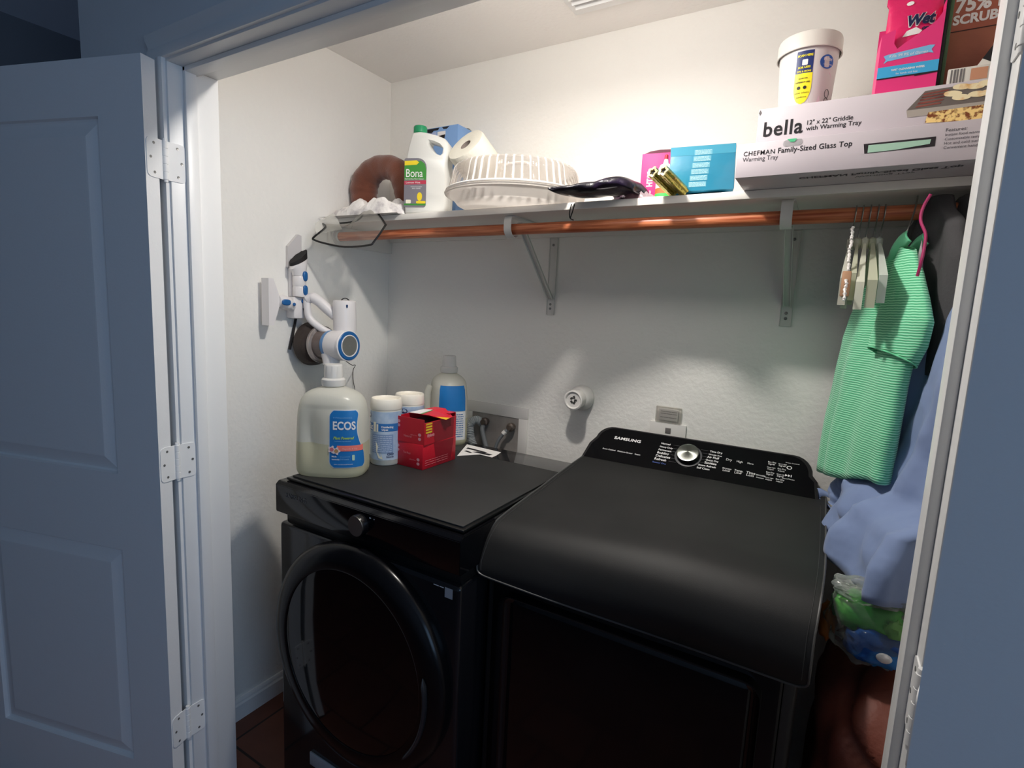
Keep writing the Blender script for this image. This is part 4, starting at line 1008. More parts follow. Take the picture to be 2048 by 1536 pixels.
bm = newbm(); patch(bm, [(.040+.016*math.cos(a)+.006*math.sin(a), .128+.014*math.sin(a)-.004*math.cos(a)) for a in [2*PI*i/16 for i in range(16)]], ft(2)); bd_ = obj('blue_badge', bm, mat('badge_blue', '#2f62b8', .4), tb)
bm = newbm(); put_text(bm, 'FRESH', .020, ft(4), .031, .130, bold=.03); put_text(bm, 'clean scent', .022, ft(4), .031, .121); obj('lettering', bm, mat('white_print'), bd_)
bm = newbm(); patch(bm, [(.004,.06),(.050,.108),(.058,.100),(.030,.055),(.050,.02),(.020,.012)], ft(1)); obj('pastel_swirl_print', bm, mat('pastel_print', '#d9d3e0', .4, var=('#e6c8cc', 20, .4, .6)), tb)
bm = newbm()
for k_ in range(3): tube(bm, [ft(3)(.048+.006*math.cos(a), .030+.017*k_+.009*math.sin(a)) for a in [2*PI*i/16 for i in range(16)]], .0006, 4, closed=True)
obj('outline_print', bm, mat('black_print'), tb)
# --- brown crumpled packet behind
bm = newbm(); ellipsoid(bm, (1.640, -.30, 1.934+.0145), (.045, .06, .0142), 24, 12, wob=.45, seed=6)
for v_ in bm.verts: v_.co.z = max(v_.co.z, 1.9342)
tag(obj('brown_packet', bm, mat('brown_wrapper', '#5b4640', .4, bump=(60, .003, 3), var=('#3a2a28', 25, .4, .6)), ang=1.2), 'crumpled dark brown packet lying between the white tub and pink wipes carton', 'packet')

# --- pink wipes carton with pouch
ZB = 1.934
HP = mat('wipes_pink', '#e4347c', .45)
t = thing('wipes_carton', 'pink open carton with blue bands holding a glossy wipes pouch, on the upper white carton', 'carton', M=Matrix.Translation((1.718, -.375, ZB)) @ Matrix.Rotation(R(3), 4, 'Z'))
hx, hy = .0475, .040
bm = newbm()
tray = [(-hx,0),(hx,0),(hx,.140),(hx-.012,.120),(.026,.112),(-.010,.088),(-.020,.080),(-.026,.090),(-.026,.115),(-hx,.108)]
prism(bm, tray, .0015, M=Matrix.Translation((0, -hy, .0006)), bev=0); fr_ = obj('carton_front', bm, HP, t, smooth=False)
bm = newbm(); box(bm, (-hx, -hy+.0017, .0006), (-hx+.0015, hy, .108)); obj('carton_side', bm, HP, t)
bm = newbm(); box(bm, (hx-.0015, -hy+.0017, .0006), (hx, hy, .155)); obj('carton_side', bm, HP, t)
bm = newbm(); box(bm, (-hx, hy-.0015, .0006), (hx, hy, .150)); obj('carton_back', bm, HP, t)
ff = lambda k: (lambda x, y: Vector((-hx+x, -hy-.0005*k, y)))
bm = newbm(); patch(bm, [(.0,.030),(.095,.032),(.095,.052),(.0,.050)], ff(1)); bb_ = obj('blue_band', bm, mat('band_blue', '#3fa9dc', .45), fr_)
bm = newbm(); put_text(bm, 'WET CLEANSING WIPES', .052, ff(2), .022, .041, bold=.03); put_text(bm, 'for hands and face', .034, ff(2), .030, .034); obj('lettering', bm, mat('white_print'), bb_)
bm = newbm(); patch(bm, [(.0,.028),(.060,.029),(.060,.027),(.095,.0295),(.095,.032),(.0,.030)], ff(1.5)); obj('dark_band_edge', bm, mat('black_print'), fr_)
bm = newbm(); patch(bm, [(.008,.056),(.014,.060),(.078,.066),(.085,.064),(.081,.071),(.086,.078),(.078,.079),(.013,.072),(.007,.070),(.011,.063)], ff(1)); rb_ = obj('ribbon_print', bm, mat('ribbon_blue', '#79b7e0', .45), fr_)
bm = newbm(); put_text(bm, 'Kills 99.9% of Germs', .060, ff(2), .016, .066, shear=.2); obj('lettering', bm, mat('white_print'), rb_)
bm = newbm()
def pouch(u, v):
    x = (u-.5)*2; w_ = .043+.004*(v > .85); th = .0155*math.sin(PI*min(1, .15+v*.9))**.6*(1-v**4*.6)
    return Vector((x*w_+.004*v, -.022-th*math.sqrt(max(0, 1-x*x))+.01*v, .004+.200*v+.004*x*v))
g = grid(bm, pouch, 24, 30)
grid(bm, lambda u, v: (lambda p: Vector((p.x, -.018+.01*v, p.z)))(pouch(u, v)), 24, 30)
PO = mat('glossy_pink_film', '#d81f62', .22, bump=(40, .0022, 3))
po = obj('wipes_pouch', bm, PO, t, ang=1.2)
pfn = lambda k: (lambda x, y: pouch(.5+x/.086, (y)/.2)+Vector((0, -.0008*k, 0)))
bm = newbm(); put_text(bm, 'Wet', .046, pfn(2), -.012, .118, bold=.09, hs=1.2, shear=.2); obj('lettering', bm, mat('white_print'), po)
bm = newbm(); put_text(bm, 'Wet', .044, pfn(3), -.011, .1185, bold=.045, hs=1.2, shear=.2); put_text(bm, 'ones', .020, pfn(3), .013, .107, bold=.06, shear=.2)
obj('lettering', bm, mat('navy_print', '#161a45', .4), po)
bm = newbm(); patch(bm, [(-.016,.100),(-.010,.110),(.004,.114),(.014,.106),(.010,.101)], pfn(2)); obj('white_swoosh', bm, mat('white_print'), po)
bm = newbm(); patch(bm, [(-.010+.006*math.cos(a), .163+.004*math.sin(a)) for a in [2*PI*i/12 for i in range(12)]], pfn(2)); obj('white_icon', bm, mat('white_print'), po)

# --- white sheets and grey bag standing behind the pink carton
for k in range(3):
    bm = newbm(); box(bm, (0, 0, 0), (.0022, .16, .26), .0004, M=Matrix.Translation((1.690+.009*k, -.30, ZB+.0006)) @ Matrix.Rotation(R(-2+2*k), 4, 'Z'))
    tag(obj('white_board', bm, mat('white_board', '#ece7e2', .5)), ('leftmost', 'middle', 'rightmost')[k]+' of three thin white boards standing on edge behind the pink wipes carton', 'board', 'white boards behind the pink carton')
bm = newbm(); ellipsoid(bm, (1.741, -.24, ZB+.1245), (.026, .05, .123), 24, 20, wob=.25, seed=9)
tag(obj('grey_bag', bm, mat('grey_white_bag', '#c0bbb6', .5, bump=(40, .003, 3), var=('#77736f', 26, .55, .62)), ang=1.2), 'pale grey printed bag standing behind the pink wipes carton at the top edge', 'bag')
bm = newbm(); box(bm, (1.7705, -.37, ZB+.0006), (1.7765, -.17, ZB+.30), .001); tag(obj('black_notebook', bm, mat('black_cover', '#15151a', .5)), 'thin black-covered book standing between pink carton and green folder', 'book')
bm = newbm(); box(bm, (1.7775, -.36, ZB+.0006), (1.7835, -.16, ZB+.29), .001); tag(obj('green_folder', bm, mat('green_cover', '#4d6b4c', .6)), 'thin green folder standing against the brown cardboard carton', 'folder')

# --- brown scrubbing sponge carton
t, b, F_, W_, D_, H_ = carton('brown_carton', 'reddish-brown cardboard carton with white lettering at the top right of the shelf', 'box', (1.7845, -.33, ZB+.0006), (1.98, -.12, ZB+.30), kraft('brown_cardboard', '#a5654f', var=('#945a47', 12, .4, .7), bump=(60, .0008, 3)))
bm = newbm(); rpatch(bm, .0, .128, W_, .30, F_(.6)); pn_ = obj('printed_panel', bm, mat('brown_print_panel', '#a45b47', .5), b)
bm = newbm(); put_text(bm, '75% MORE', .150, F_(2), .004, .162, bold=.04, hs=1.1); put_text(bm, 'SCRUBBING', .118, F_(2), .003, .140, bold=.04, hs=1.05); obj('lettering', bm, mat('white_print'), pn_)
bm = newbm(); rpatch(bm, .0, .1265, W_, .1285, F_(1)); obj('dark_seam', bm, mat('dark_brown_print', '#3a1d16', .5), b)
bm = newbm(); rpatch(bm, .078, .070, .11, .1265, F_(1)); obj('black_print', bm, mat('black_print'), b)
# --- small cards and a little box in front of it
M = Matrix.Translation((1.806, -.388, ZB+.0012)) @ Matrix.Rotation(R(30), 4, 'Y')
t = thing('small_printed_box', 'small black and white printed box leaning in front of the brown cardboard carton', 'box', M=M)
bm = newbm(); box(bm, (0, 0, .032), (.046, .025, .098), .001); b = obj('box_body', bm, mat('card_offwhite', '#d2cec6', .5), t)
bm = newbm(); rpatch(bm, .0, .056, .046, .082, lambda x, y: Vector((x, -.0005, y))); obj('black_band', bm, mat('black_print'), b)
M = Matrix.Translation((1.784, -.412, ZB+.0006))
t = thing('striped_card', 'small card with grey bar stripes and tan photo, in front of the brown carton', 'card', M=M)
bm = newbm(); box(bm, (0, 0, 0), (.060, .012, .030), .0006); b = obj('card_body', bm, mat('card_offwhite'), t)
for k in range(5):
    bm = newbm(); rpatch(bm, .004+.0045*k, .003, .0062+.0045*k+.0008*(k % 2), .028, lambda x, y: Vector((x, -.0005, y))); obj('stripe', bm, mat('stripe_grey', '#6c6868', .5), b)
bm = newbm(); rpatch(bm, .033, .006, .057, .026, lambda x, y: Vector((x, -.0005, y))); obj('photo', bm, mat('tan_print', '#c08a6c', .5), b)
M = Matrix.Translation((1.795, -.358, ZB+.0006)) @ Matrix.Rotation(R(38), 4, 'Y')
bm = newbm(); box(bm, (0, 0, .008), (.004, .02, .11), .0005, M=M); tag(obj('purple_card', bm, mat('purple_card', '#7a2f5c', .5)), 'thin purple card tilted behind the small black and white box', 'card')
# ================================================================== things on the washer
WZ = .9968
def superell(a, b, p=2.6):
    def fn(th):
        c, s = math.cos(th), math.sin(th)
        return Vector((math.copysign(abs(c)**(2/p), c)*a, math.copysign(abs(s)**(2/p), s)*b, 0))
    return fn
MILK = None
JUGM = milky('milky_hdpe', '#ecebe2', .5); LIQ = milky('milky_hdpe_filled', '#e2dfc4', .5)
CAPM = milky('frosted_cap', '#e4e2de', .25)
def detergent_jug(label, loc, rz, label_on, sc=1.0, liquid=.34):
    t = thing('detergent_jug', label, 'detergent jug', loc, rz)
    prof = [(0,.94),(.004,.975),(.012,1.0),(.03,1.01),(.08,1.0),(.13,.985),(.17,.965),(.20,.925),(.218,.87),(.231,.78),(.240,.64),(.246,.48),(.250,.36),(.253,.285)]
    H = .285
    def P(th, z, off=0):
        z = max(0, min(.253, z)); k = 0
        while k < len(prof)-2 and prof[k+1][0] < z: k += 1
        (z0, s0), (z1, s1) = prof[k], prof[k+1]; q = (z-z0)/(z1-z0); s_ = s0+(s1-s0)*q
        sh = max(0, (z-.17)/.083)
        a, b = .104*sc*s_, (.072*sc*s_ if z < .2 else .072*sc*s_+sh*.006)
        pw = 3.0-1.0*min(1, max(0, (z-.19)/.05))
        v = superell(a+off, b+off, pw)(th)
        # handle dent on the left part of the front and back
        g = math.exp(-((v.x+.045*sc)/.022)**2)*math.exp(-((z-.115)/.065)**2)*.55
        v.y *= 1-g*.55
        return Vector((v.x, v.y, z))
    zs = [0,.002,.006,.012]+[.012+i*(.253-.012)/40 for i in range(1, 41)]
    def shell(bm, z0, z1, n=64):
        zz = [z for z in zs if z0-1e-6 <= z <= z1+1e-6]
        rings = [[bm.verts.new(P(2*PI*k/n, z)) for k in range(n)] for z in zz]
        for a, b in zip(rings, rings[1:]):
            for k in range(n): bm.faces.new((a[k], a[(k+1)%n], b[(k+1)%n], b[k]))
        return rings
    bm = newbm(); r = shell(bm, 0, .0965*1.05); bm.faces.new(r[0][::-1]); obj('filled_lower_body', bm, LIQ, t, ang=1.2)
    bm = newbm(); zc = [z for z in zs if z <= .0965*1.05][-1]; r = shell(bm, zc, .253); bm.faces.new(r[-1]); up = obj('upper_body', bm, JUGM, t, ang=1.2)
    bm = newbm(); lathe(bm, [(.030*sc,.2532),(.0335*sc,.255),(.0345*sc,.262),(.0345*sc,.272),(.031*sc,.276),(.0275*sc,.277),(.0265*sc,.312),(.024*sc,.3155),(.001,.3155)], 40, cap=False, f=lambda a, r, z: r*(1+.012*math.sin(a*30)) if .277 < z < .314 else r); obj('cap', bm, CAPM, t, ang=.6)
    # side grip handle
    bm = newbm(); 
    if not label_on:
        tube(bm, smooth_pts([P(PI*1.5, .205)+Vector((0,-.004,0)), P(PI*1.5, .17)+Vector((0,-.014,0)), P(PI*1.5, .11)+Vector((0,-.010,0)), P(PI*1.5, .06)+Vector((0,-.0,0))], 6), .012, 12); obj('grip_ridge', bm, JUGM, t, ang=1.2)
        bm = newbm()
        th0, th1 = R(-38), R(38)
        grid(bm, lambda u, v: P(th0+(th1-th0)*u, .125+.090*v, .0006), 10, 6); lb = obj('label', bm, mat('eco_label_blue', '#1f73b8', .4), t)
        bm = newbm(); grid(bm, lambda u, v: P(th0+(th1-th0)*u, .020+.104*v, .0006), 10, 6); l2 = obj('back_label', bm, mat('label_white', '#d9dbdc', .4), t)
        bm = newbm(); rn = random.Random(3)
        for i in range(11): dashes(bm, lambda x, y: P(R(-40)+x*9, y, .0012), .008, .13, .112-.008*i, .0028, rn, .002, .008, .02)
        obj('back_print', bm, mat('label_print_blue', '#3a6ea5', .5), l2)
        return t
    # label patch: parametric by arc length along the front (theta around -90deg)
    N = 400; tab = []; acc = 0; last = None
    for i in range(N+1):
        th = R(-175)+R(170)*i/N; p = P(th, .1); acc += (p-last).length if last else 0; last = p; tab.append((acc, th))
    mid = min(tab, key=lambda q: abs(q[1]+PI/2))[0]
    def th_of(x):
        s_ = x+.015+mid
        for (a0, t0), (a1, t1) in zip(tab, tab[1:]):
            if a1 >= s_: return t0+(t1-t0)*(s_-a0)/(a1-a0+1e-9)
        return tab[-1][1]
    def LF(k): return lambda x, y: P(th_of(x), y, .0006+.0006*k)
    L0, L1 = -.004, .098
    def edge_l(v): return L0+.012*max(0, 1-min(v, 1-v)/.10)**2
    def edge_r(v): 
        return (.085+.017*(1-v)) - (.016*math.sin(PI*min(1, max(0, (v-.25)/.75))))-.010*max(0, 1-min(v, 1-v)/.08)**2
    def lab(u, v, k, ins=0):
        a, b = edge_l(v)+ins, edge_r(v)-ins
        return LF(k)(a+(b-a)*u, .030+ins+(.166-2*ins)*v)
    bm = newbm(); grid(bm, lambda u, v: lab(u, v, 0), 14, 30); lw = obj('label', bm, mat('label_white'), t, ang=1.2)
    bm = newbm(); grid(bm, lambda u, v: lab(u, v, 1, .0022), 14, 30); lb = obj('blue_field', bm, mat('eco_label_blue'), lw, ang=1.2)
    bm = newbm(); put_text(bm, 'ECOS', .062, LF(2.4), .007, .141, bold=.03, hs=1.25); obj('lettering', bm, mat('white_print'), lb)
    bm = newbm(); put_text(bm, 'HYPERALLERGENIC', .052, LF(2.4), .008, .172, sp=1.3); obj('lettering', bm, mat('pale_blue_text', '#8fc1e6', .5), lb)
    bm = newbm(); put_text(bm, 'Plant Powered', .056, LF(2.4), .008, .113, shear=.35, bold=.02, hs=1.2); obj('lettering', bm, mat('lime_print', '#b7d63c', .5), lb)
    bm = newbm(); put_text(bm, 'LAUNDRY DETERGENT', .044, LF(2.4), .012, .106); obj('lettering', bm, mat('pale_blue_text'), lb)
    bm = newbm(); grid(bm, lambda u, v: LF(2)(.018+(.074)*u, .079+.016*v+.006*u*0), 10, 2); sb = obj('salmon_banner', bm, mat('salmon_print', '#ef7d70', .5), lb)
    bm = newbm(); put_text(bm, 'Magnolia & Lily', .040, LF(3.2), .032, .084, shear=.2); obj('lettering', bm, mat('pale_salmon', '#f7b9ae', .5), sb)
    for j, (x, y, c) in enumerate(((.004,.084,'#d7747c'),(.016,.080,'#b98a5c'))):
        bm = newbm(); patch(bm, [(x+(.0095+.0022*math.cos(5*a))*math.cos(a), y+(.0095+.0022*math.cos(5*a))*math.sin(a)) for a in [2*PI*i/30 for i in range(30)]], LF(2.8+.5*j)); fl = obj('flower_print', bm, mat('flower_white' , '#e9d3cf', .5), lb)
        bm = newbm(); patch(bm, [(x+.0055*math.cos(a), y+.0055*math.sin(a)) for a in [2*PI*i/12 for i in range(12)]], LF(3.4+.5*j)); obj('flower_centre', bm, mat('flower_c%d' % j, c, .5), fl)
    bm = newbm(); put_text(bm, 'Made', .013, LF(2.4), .004, .062, bold=.03); put_text(bm, 'Sustainably', .021, LF(2.4), .004, .054, bold=.03); put_text(bm, 'ultra concentrated formula', .05, LF(2.4), .010, .040); obj('lettering', bm, mat('white_print'), lb)
    bm = newbm(); put_text(bm, '2X concentrated', .026, LF(2.4), .026, .062); put_text(bm, '210 loads', .024, LF(2.4), .026, .054); obj('lettering', bm, mat('pale_blue_text'), lb)
    bm = newbm(); patch(bm, rrect(.058, .052, .065, .068, .002), LF(2.4)); obj('can_icon', bm, mat('lime_pale', '#b9d8c0', .5), lb)
    return t
detergent_jug('large translucent detergent jug with blue front label, nearest the front left of the washer', (.437, -.672, WZ), R(30), True, sc=.96)
detergent_jug('translucent detergent jug at the back of the washer, half hidden by the red cartons', (.452, -.150, WZ), R(-42), False, sc=.93)

def canister(label, loc, rz, group=None):
    t = thing('wipes_canister', label, 'wipes canister', loc, rz)
    bm = newbm(); lathe(bm, [(.030,.0004),(.045,.0004),(.0475,.004),(.0475,.172)], 56, cap=True); b = obj('canister_body', bm, mat('canister_white', '#e0ddd0', .4), t)
    bm = newbm(); lathe(bm, [(.0480,.1722),(.0488,.174),(.0475,.190),(.0465,.203),(.0445,.2055),(.042,.203),(.0405,.197),(.001,.196)], 56, cap=False); obj('lid', bm, mat('canister_lid', '#e9e3d6', .4), t, ang=.6)
    cf = lambda k: (lambda x, y: Vector((math.cos(-PI/2+x/.0478)*(.0478+.0004*k), math.sin(-PI/2+x/.0478)*(.0478+.0004*k), y)))
    bm = newbm(); grid(bm, lambda u, v: cf(0)(-.149+.298*u, .018+.150*v), 60, 4); wr = obj('wrap_label', bm, mat('wrap_blue_grey', '#9db4cf', .35, var=('#b9c8d9', 30, .4, .65)), t, ang=1.2)
    bm = newbm(); grid(bm, lambda u, v: cf(1)(-.070+.150*u, .108+.024*v), 30, 2); bd = obj('blue_band', bm, mat('wipes_band_blue', '#2f6fb0', .4), wr, ang=1.2)
    bm = newbm(); put_text(bm, 'Disinfecting', .036, cf(2), .006, .119, bold=.03, hs=1.1); put_text(bm, 'wipes', .02, cf(2), .006, .111, bold=.03); put_text(bm, '5x', .022, cf(2), -.046, .112, bold=.05, hs=1.2); obj('lettering', bm, mat('white_print'), bd)
    bm = newbm(); grid(bm, lambda u, v: cf(2)(-.022+.010*u, .106+.030*v), 3, 3); grid(bm, lambda u, v: cf(2)(-.010+.008*u*0+.008*v*0+.006*u, .106+.024*v), 3, 3); obj('bottle_icons', bm, mat('cream_print'), bd)
    bm = newbm(); grid(bm, lambda u, v: cf(1)(-.028+.070*u, .040+.058*v), 16, 3); bx_ = obj('text_box', bm, mat('wrap_text_box', '#7f97bb', .4), wr, ang=1.2)
    bm = newbm(); rn = random.Random(8)
    for i in range(9): dashes(bm, cf(2), -.025, .038, .092-.006*i, .0016, rn, .0015, .004, .012)
    for i in range(6): dashes(bm, cf(2), -.052, -.032, .098-.009*i, .0014, rn, .001, .003, .008)
    obj('print', bm, mat('wrap_pale_print', '#c6d3e4', .5), bx_)
    bm = newbm(); patch(bm, [(-.046+.012*math.cos(a), .154+.008*math.sin(a)) for a in [2*PI*i/20 for i in range(20)]], cf(1)); lg = obj('oval_logo', bm, mat('logo_navy', '#3c3f66', .4), wr)
    bm = newbm(); put_text(bm, 'CLOROX', .018, cf(2), -.055, .1525, bold=.05); obj('lettering', bm, mat('white_print'), lg)
    bm = newbm(); patch(bm, [(-.012,.075),(-.008,.070),(.008,.032),(.012,.020),(-.002,.024),(-.010,.045)], cf(2.6)); obj('torn_patch', bm, mat('cream_print'), wr)
    bm = newbm(); put_text(bm, 'OO', .020, cf(2.6), .024, .034, bold=.04, hs=.8); put_text(bm, 'Rewards', .022, cf(2.6), .022, .027, bold=.03); obj('lettering', bm, mat('logo_navy'), wr)
    return t
canister('white wipes canister with blue wrap label, between the front jug and the red cartons', (.486, -.508, WZ), R(20))
canister('white wipes canister standing behind the red cartons, only its top showing', (.478, -.392, WZ), R(75))

# --- stacked red cartons
RED = mat('red_carton', '#c31c2e', .35); REDD = mat('red_carton_dark', '#8f1626', .4)
def red_box(label, z, h, open_):
    t = thing('red_carton', label, 'carton', M=Matrix.Translation((.581, -.4245, z)) @ Matrix.Rotation(R(1.5 if open_ else -.5), 4, 'Z'))
    hx, hy = .0545, .0810
    if not open_:
        bm = newbm(); box(bm, (-hx, -hy, 0), (hx, hy, h), .0012); b = obj('carton_body', bm, RED, t)
    else:
        bm = newbm()
        for lo, hi in (((-hx,-hy,0),(hx,hy,.0015)), ((-hx,-hy,.0016),(-hx+.0015,hy,h)), ((hx-.0015,-hy,.0016),(hx,hy,h-.010)), ((-hx+.0016,-hy,.0016),(hx-.0016,-hy+.0015,h)), ((-hx+.0016,hy-.0015,.0016),(hx-.0016,hy,h))): box(bm, lo, hi)
        b = obj('carton_body', bm, RED, t, smooth=False)
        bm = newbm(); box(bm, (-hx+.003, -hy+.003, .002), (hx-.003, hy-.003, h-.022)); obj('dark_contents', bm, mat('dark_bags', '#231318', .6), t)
    fr = lambda k: (lambda x, y: Vector((-hx+x, -hy-.0004*k, y)))
    rt = lambda k: (lambda x, y: Vector((hx+.0004*k, -hy+x, y)))
    # darker printed wedge on the right-hand side
    bm = newbm(); patch(bm, [(.050, h*.985 if not open_ else h-.012),(.150, h*.985 if not open_ else h-.012),(.135,.001),(.066 if not open_ else .058,.001)] if not open_ else [(.040,h-.012),(.150,h-.012),(.147,.001),(.050,.001)], rt(1)); obj('dark_print', bm, REDD, b)
    bm = newbm()
    if open_:
        put_text(bm, 'Mylanta', .036, rt(2), .012, h*.30, bold=.05, hs=1.2, shear=.2)
    else:
        for i in range(3): dashes(bm, rt(2), .010, .120, .012+.007*i, .0012, random.Random(i), .003, .01, .03)
    put_text(bm, 'Tea Bags' if not open_ else 'Natural', .030, fr(1), .030, h*.55 if not open_ else h*.22); put_text(bm, 'caffeine free', .026, fr(1), .055, h*.32)
    obj('lettering', bm, mat('red_box_print', '#e08a90', .5), b)
    bm = newbm()
    for (x, y) in ((.003, h*.56), (.085, h*.14)): 
        for q in range(2): patch(bm, [(x+.006+.006*math.cos(a), y+.006+.013*q+.005*math.sin(a)) for a in [2*PI*i/10 for i in range(10)]], fr(1))
    obj('round_icons', bm, mat('red_box_icon', '#d8939a', .5), b)
    if open_:
        for i in range(4):
            bm = newbm(); rpatch(bm, .006, h-.012-.0085*i, .036, h-.0185+.001-.0085*i, rt(2)); obj('yellow_bar', bm, mat('carton_yellow', '#e6bf2e', .5), b)
        # bent-open top flap, pointing to the right
        bm = newbm()
        fl = [(-hx,-hy,h+.0005),(-hx,hy,h+.004),(hx-.01,hy-.01,h+.010),(hx+.014,-.01,h-.004),(hx+.010,hy-.03,h-.001)]
        pts = [Vector((-hx,-hy*.3,h+.001)), Vector((-hx*.6,hy,h+.008)), Vector((hx*.3,hy*.9,h+.010)), Vector((hx+.012,hy*.55,h-.006)), Vector((hx+.016,hy*.05,h-.010)), Vector((hx*.55,-hy*.35,h+.004))]
        a = [bm.verts.new(p) for p in pts]; b2 = [bm.verts.new(p+Vector((0,0,-.0007))) for p in pts]
        bm.faces.new(a); bm.faces.new(b2[::-1])
        for i in range(len(a)): bm.faces.new((a[i], b2[i], b2[(i+1)%len(a)], a[(i+1)%len(a)]))
        fp_ = obj('top_flap', bm, mat('flap_red', '#d8263a', .35), b, smooth=False)
        up = lambda pl: [bm.verts.new(p+Vector((0,0,.0006))) for p in pl]
        bm = newbm(); bm.faces.new(up([pts[0], pts[0].lerp(pts[1], .55), pts[5].lerp(pts[1], .62), pts[5].lerp(pts[0], .45)])); obj('white_flap_print', bm, mat('white_print'), fp_, smooth=False)
        bm = newbm(); bm.faces.new(up([pts[5].lerp(pts[0], .44), pts[5].lerp(pts[1], .61), pts[5].lerp(pts[1], .52), pts[5].lerp(pts[0], .34)])); obj('green_flap_print', bm, mat('flap_green', '#58a05a', .5), fp_, smooth=False)
        bm = newbm(); bm.faces.new(up([pts[5], pts[4], pts[3].lerp(pts[4], .45), pts[5].lerp(pts[4], .35)])); obj('yellow_flap_print', bm, mat('carton_yellow'), fp_, smooth=False)
        bm = newbm(); box(bm, (-hx+.002, hy-.035, h+.0005), (hx-.002, hy-.001, h+.002)); obj('rear_flap', bm, mat('flap_red'), b)
    return t
red_box('red carton stacked underneath, closed, on the washer mat in front of the rear jug', WZ, .0765, False)
red_box('red carton with torn-open lid flap, resting on top of the other red carton', WZ+.0768, .078, True)

# --- papers lying near the hoses
t = thing('paper_slips', 'white paper slips with black print lying at the back of the washer near the hoses', 'papers', (.64, -.235, .9968))
pp = [(0.62, -0.312), (0.555, -0.166), (0.709, -0.178), (0.718, -0.221), (0.72, -0.252), (0.668, -0.247)]
bm = newbm(); vs = [Vector((a, b, .9975)) for a, b in pp]; a = [bm.verts.new(p) for p in vs]; b2 = [bm.verts.new(p+Vector((0,0,.0008))) for p in vs]
bm.faces.new(a[::-1]); bm.faces.new(b2)
for i in range(len(a)): bm.faces.new((a[i], a[(i+1)%len(a)], b2[(i+1)%len(a)], b2[i]))
s1 = obj('slip', bm, mat('white_paper_sheet'), t, world=True, smooth=False)
bm = newbm()
for q in [[(0.588, -0.217), (0.585, -0.201), (0.675, -0.212), (0.672, -0.223)], [(0.632, -0.24), (0.642, -0.224), (0.703, -0.222), (0.7, -0.24)], [(0.602, -0.249), (0.605, -0.238), (0.636, -0.246), (0.633, -0.256)]]:
    bm.faces.new([bm.verts.new((x, y, .9988)) for x, y in q])
obj('black_print', bm, mat('black_print'), s1, world=True)

# ================================================================== cordless vacuum on the left wall
VW = mat('vacuum_white', '#e6e2e2', .28, spec=.5); VB = mat('vacuum_blue', '#1f5f9c', .35); VBL = mat('vacuum_black', '#1a1618', .7)
SMK = clear('smoked_clear_plastic', '#8e817b', .34, .08, body='#6b605b')
t = thing('vacuum_wall_dock', 'white wall dock strip with blue buttons and stacked attachments on the left wall', 'vacuum dock', (.0006, -.475, 1.43))
bm = newbm(); box(bm, (.0006, -.505, 1.425), (.045, -.452, 1.500), .006); dk = obj('dock_body', bm, VW, t, world=True)
bm = newbm(); box(bm, (.0006, -.496, 1.5005), (.018, -.462, 1.60), .004); obj('dock_stem', bm, VW, t, world=True)
def capsule_btn(c, rx, rz_, parent, axis='x'):
    bm = newbm(); ellipsoid(bm, c, (.004, rx, rz_), 16, 10, p=.7) ; obj('blue_button', bm, VB, parent, world=True)
bm = newbm(); ellipsoid(bm, (.047, -.470, 1.486), (.005, .006, .007), 12, 8); obj('blue_button', bm, VB, dk, world=True)
bm = newbm(); tube(bm, [(.046,-.466,1.462),(.048,-.463,1.450),(.047,-.460,1.443)], .004, 8); obj('black_latch', bm, VBL, dk, world=True)
t = thing('dusting_brush', 'white brush attachment with black bristles and blue buttons, docked upright on the left wall', 'vacuum brush', (.03, -.475, 1.53))
bm = newbm(); lathe(bm, [(.0215,.0),(.0225,.004),(.0225,.030),(.021,.034),(.0225,.038),(.0225,.066),(.021,.070)], 28, M=Matrix.Translation((.0420, -.480, 1.5015))); obj('connector_tube', bm, VW, t, world=True)
bm = newbm()
rings = []
for k, (z, y0, y1, xr) in enumerate(((1.5725,-.502,-.458,.020),(1.588,-.508,-.453,.023),(1.592,-.514,-.450,.025),(1.602,-.513,-.450,.025))):
    n = 24; rings.append([bm.verts.new(((.0405+xr*math.cos(a)), (y0+y1)/2+(y1-y0)/2*math.sin(a), z+(.036*((math.sin(a)+1)/2) if k > 1 else 0)+(.010*((math.sin(a)+1)/2) if k == 1 else 0))) for a in [2*PI*i/n for i in range(n)]])
for a, b in zip(rings, rings[1:]):
    for i in range(24): bm.faces.new((a[i], a[(i+1)%24], b[(i+1)%24], b[i]))
bm.faces.new(rings[0][::-1]); bm.faces.new(rings[-1]); obj('brush_base', bm, VW, t, world=True)
bm = newbm(); n = 28; lo, hi = [], []
for i in range(n):
    a = 2*PI*i/n; y = -.4815+.0315*math.sin(a); x = .0405+.0245*math.cos(a); z = 1.6025+.036*((math.sin(a)+1)/2)
    lo.append(bm.verts.new((x, y, z))); hi.append(bm.verts.new((x, y-.001, z+.010+.016*((math.sin(a)+1)/2)+.0012*math.sin(9*a))))
for i in range(n): bm.faces.new((lo[i], lo[(i+1)%n], hi[(i+1)%n], hi[i]))
bm.faces.new(lo[::-1]); bm.faces.new(hi); obj('bristles', bm, VBL, t, world=True)
for z in (1.524, 1.572):
    bm = newbm(); ellipsoid(bm, (.0635, -.473, z), (.006, .0095, .017), 16, 10, p=.7); obj('blue_button', bm, VB, t, world=True)
t = thing('crevice_tool', 'flat pale crevice tool standing up behind the brush attachment on the left wall', 'crevice tool', (.02, -.47, 1.6))
bm = newbm(); pr_ = [(-.503,1.60),(-.448,1.60),(-.448,1.713),(-.462,1.716),(-.502,1.672)]
a = [bm.verts.new((.0008, y, z)) for y, z in pr_]; b = [bm.verts.new((.014, y, z)) for y, z in pr_]
bm.faces.new(a); bm.faces.new(b[::-1])
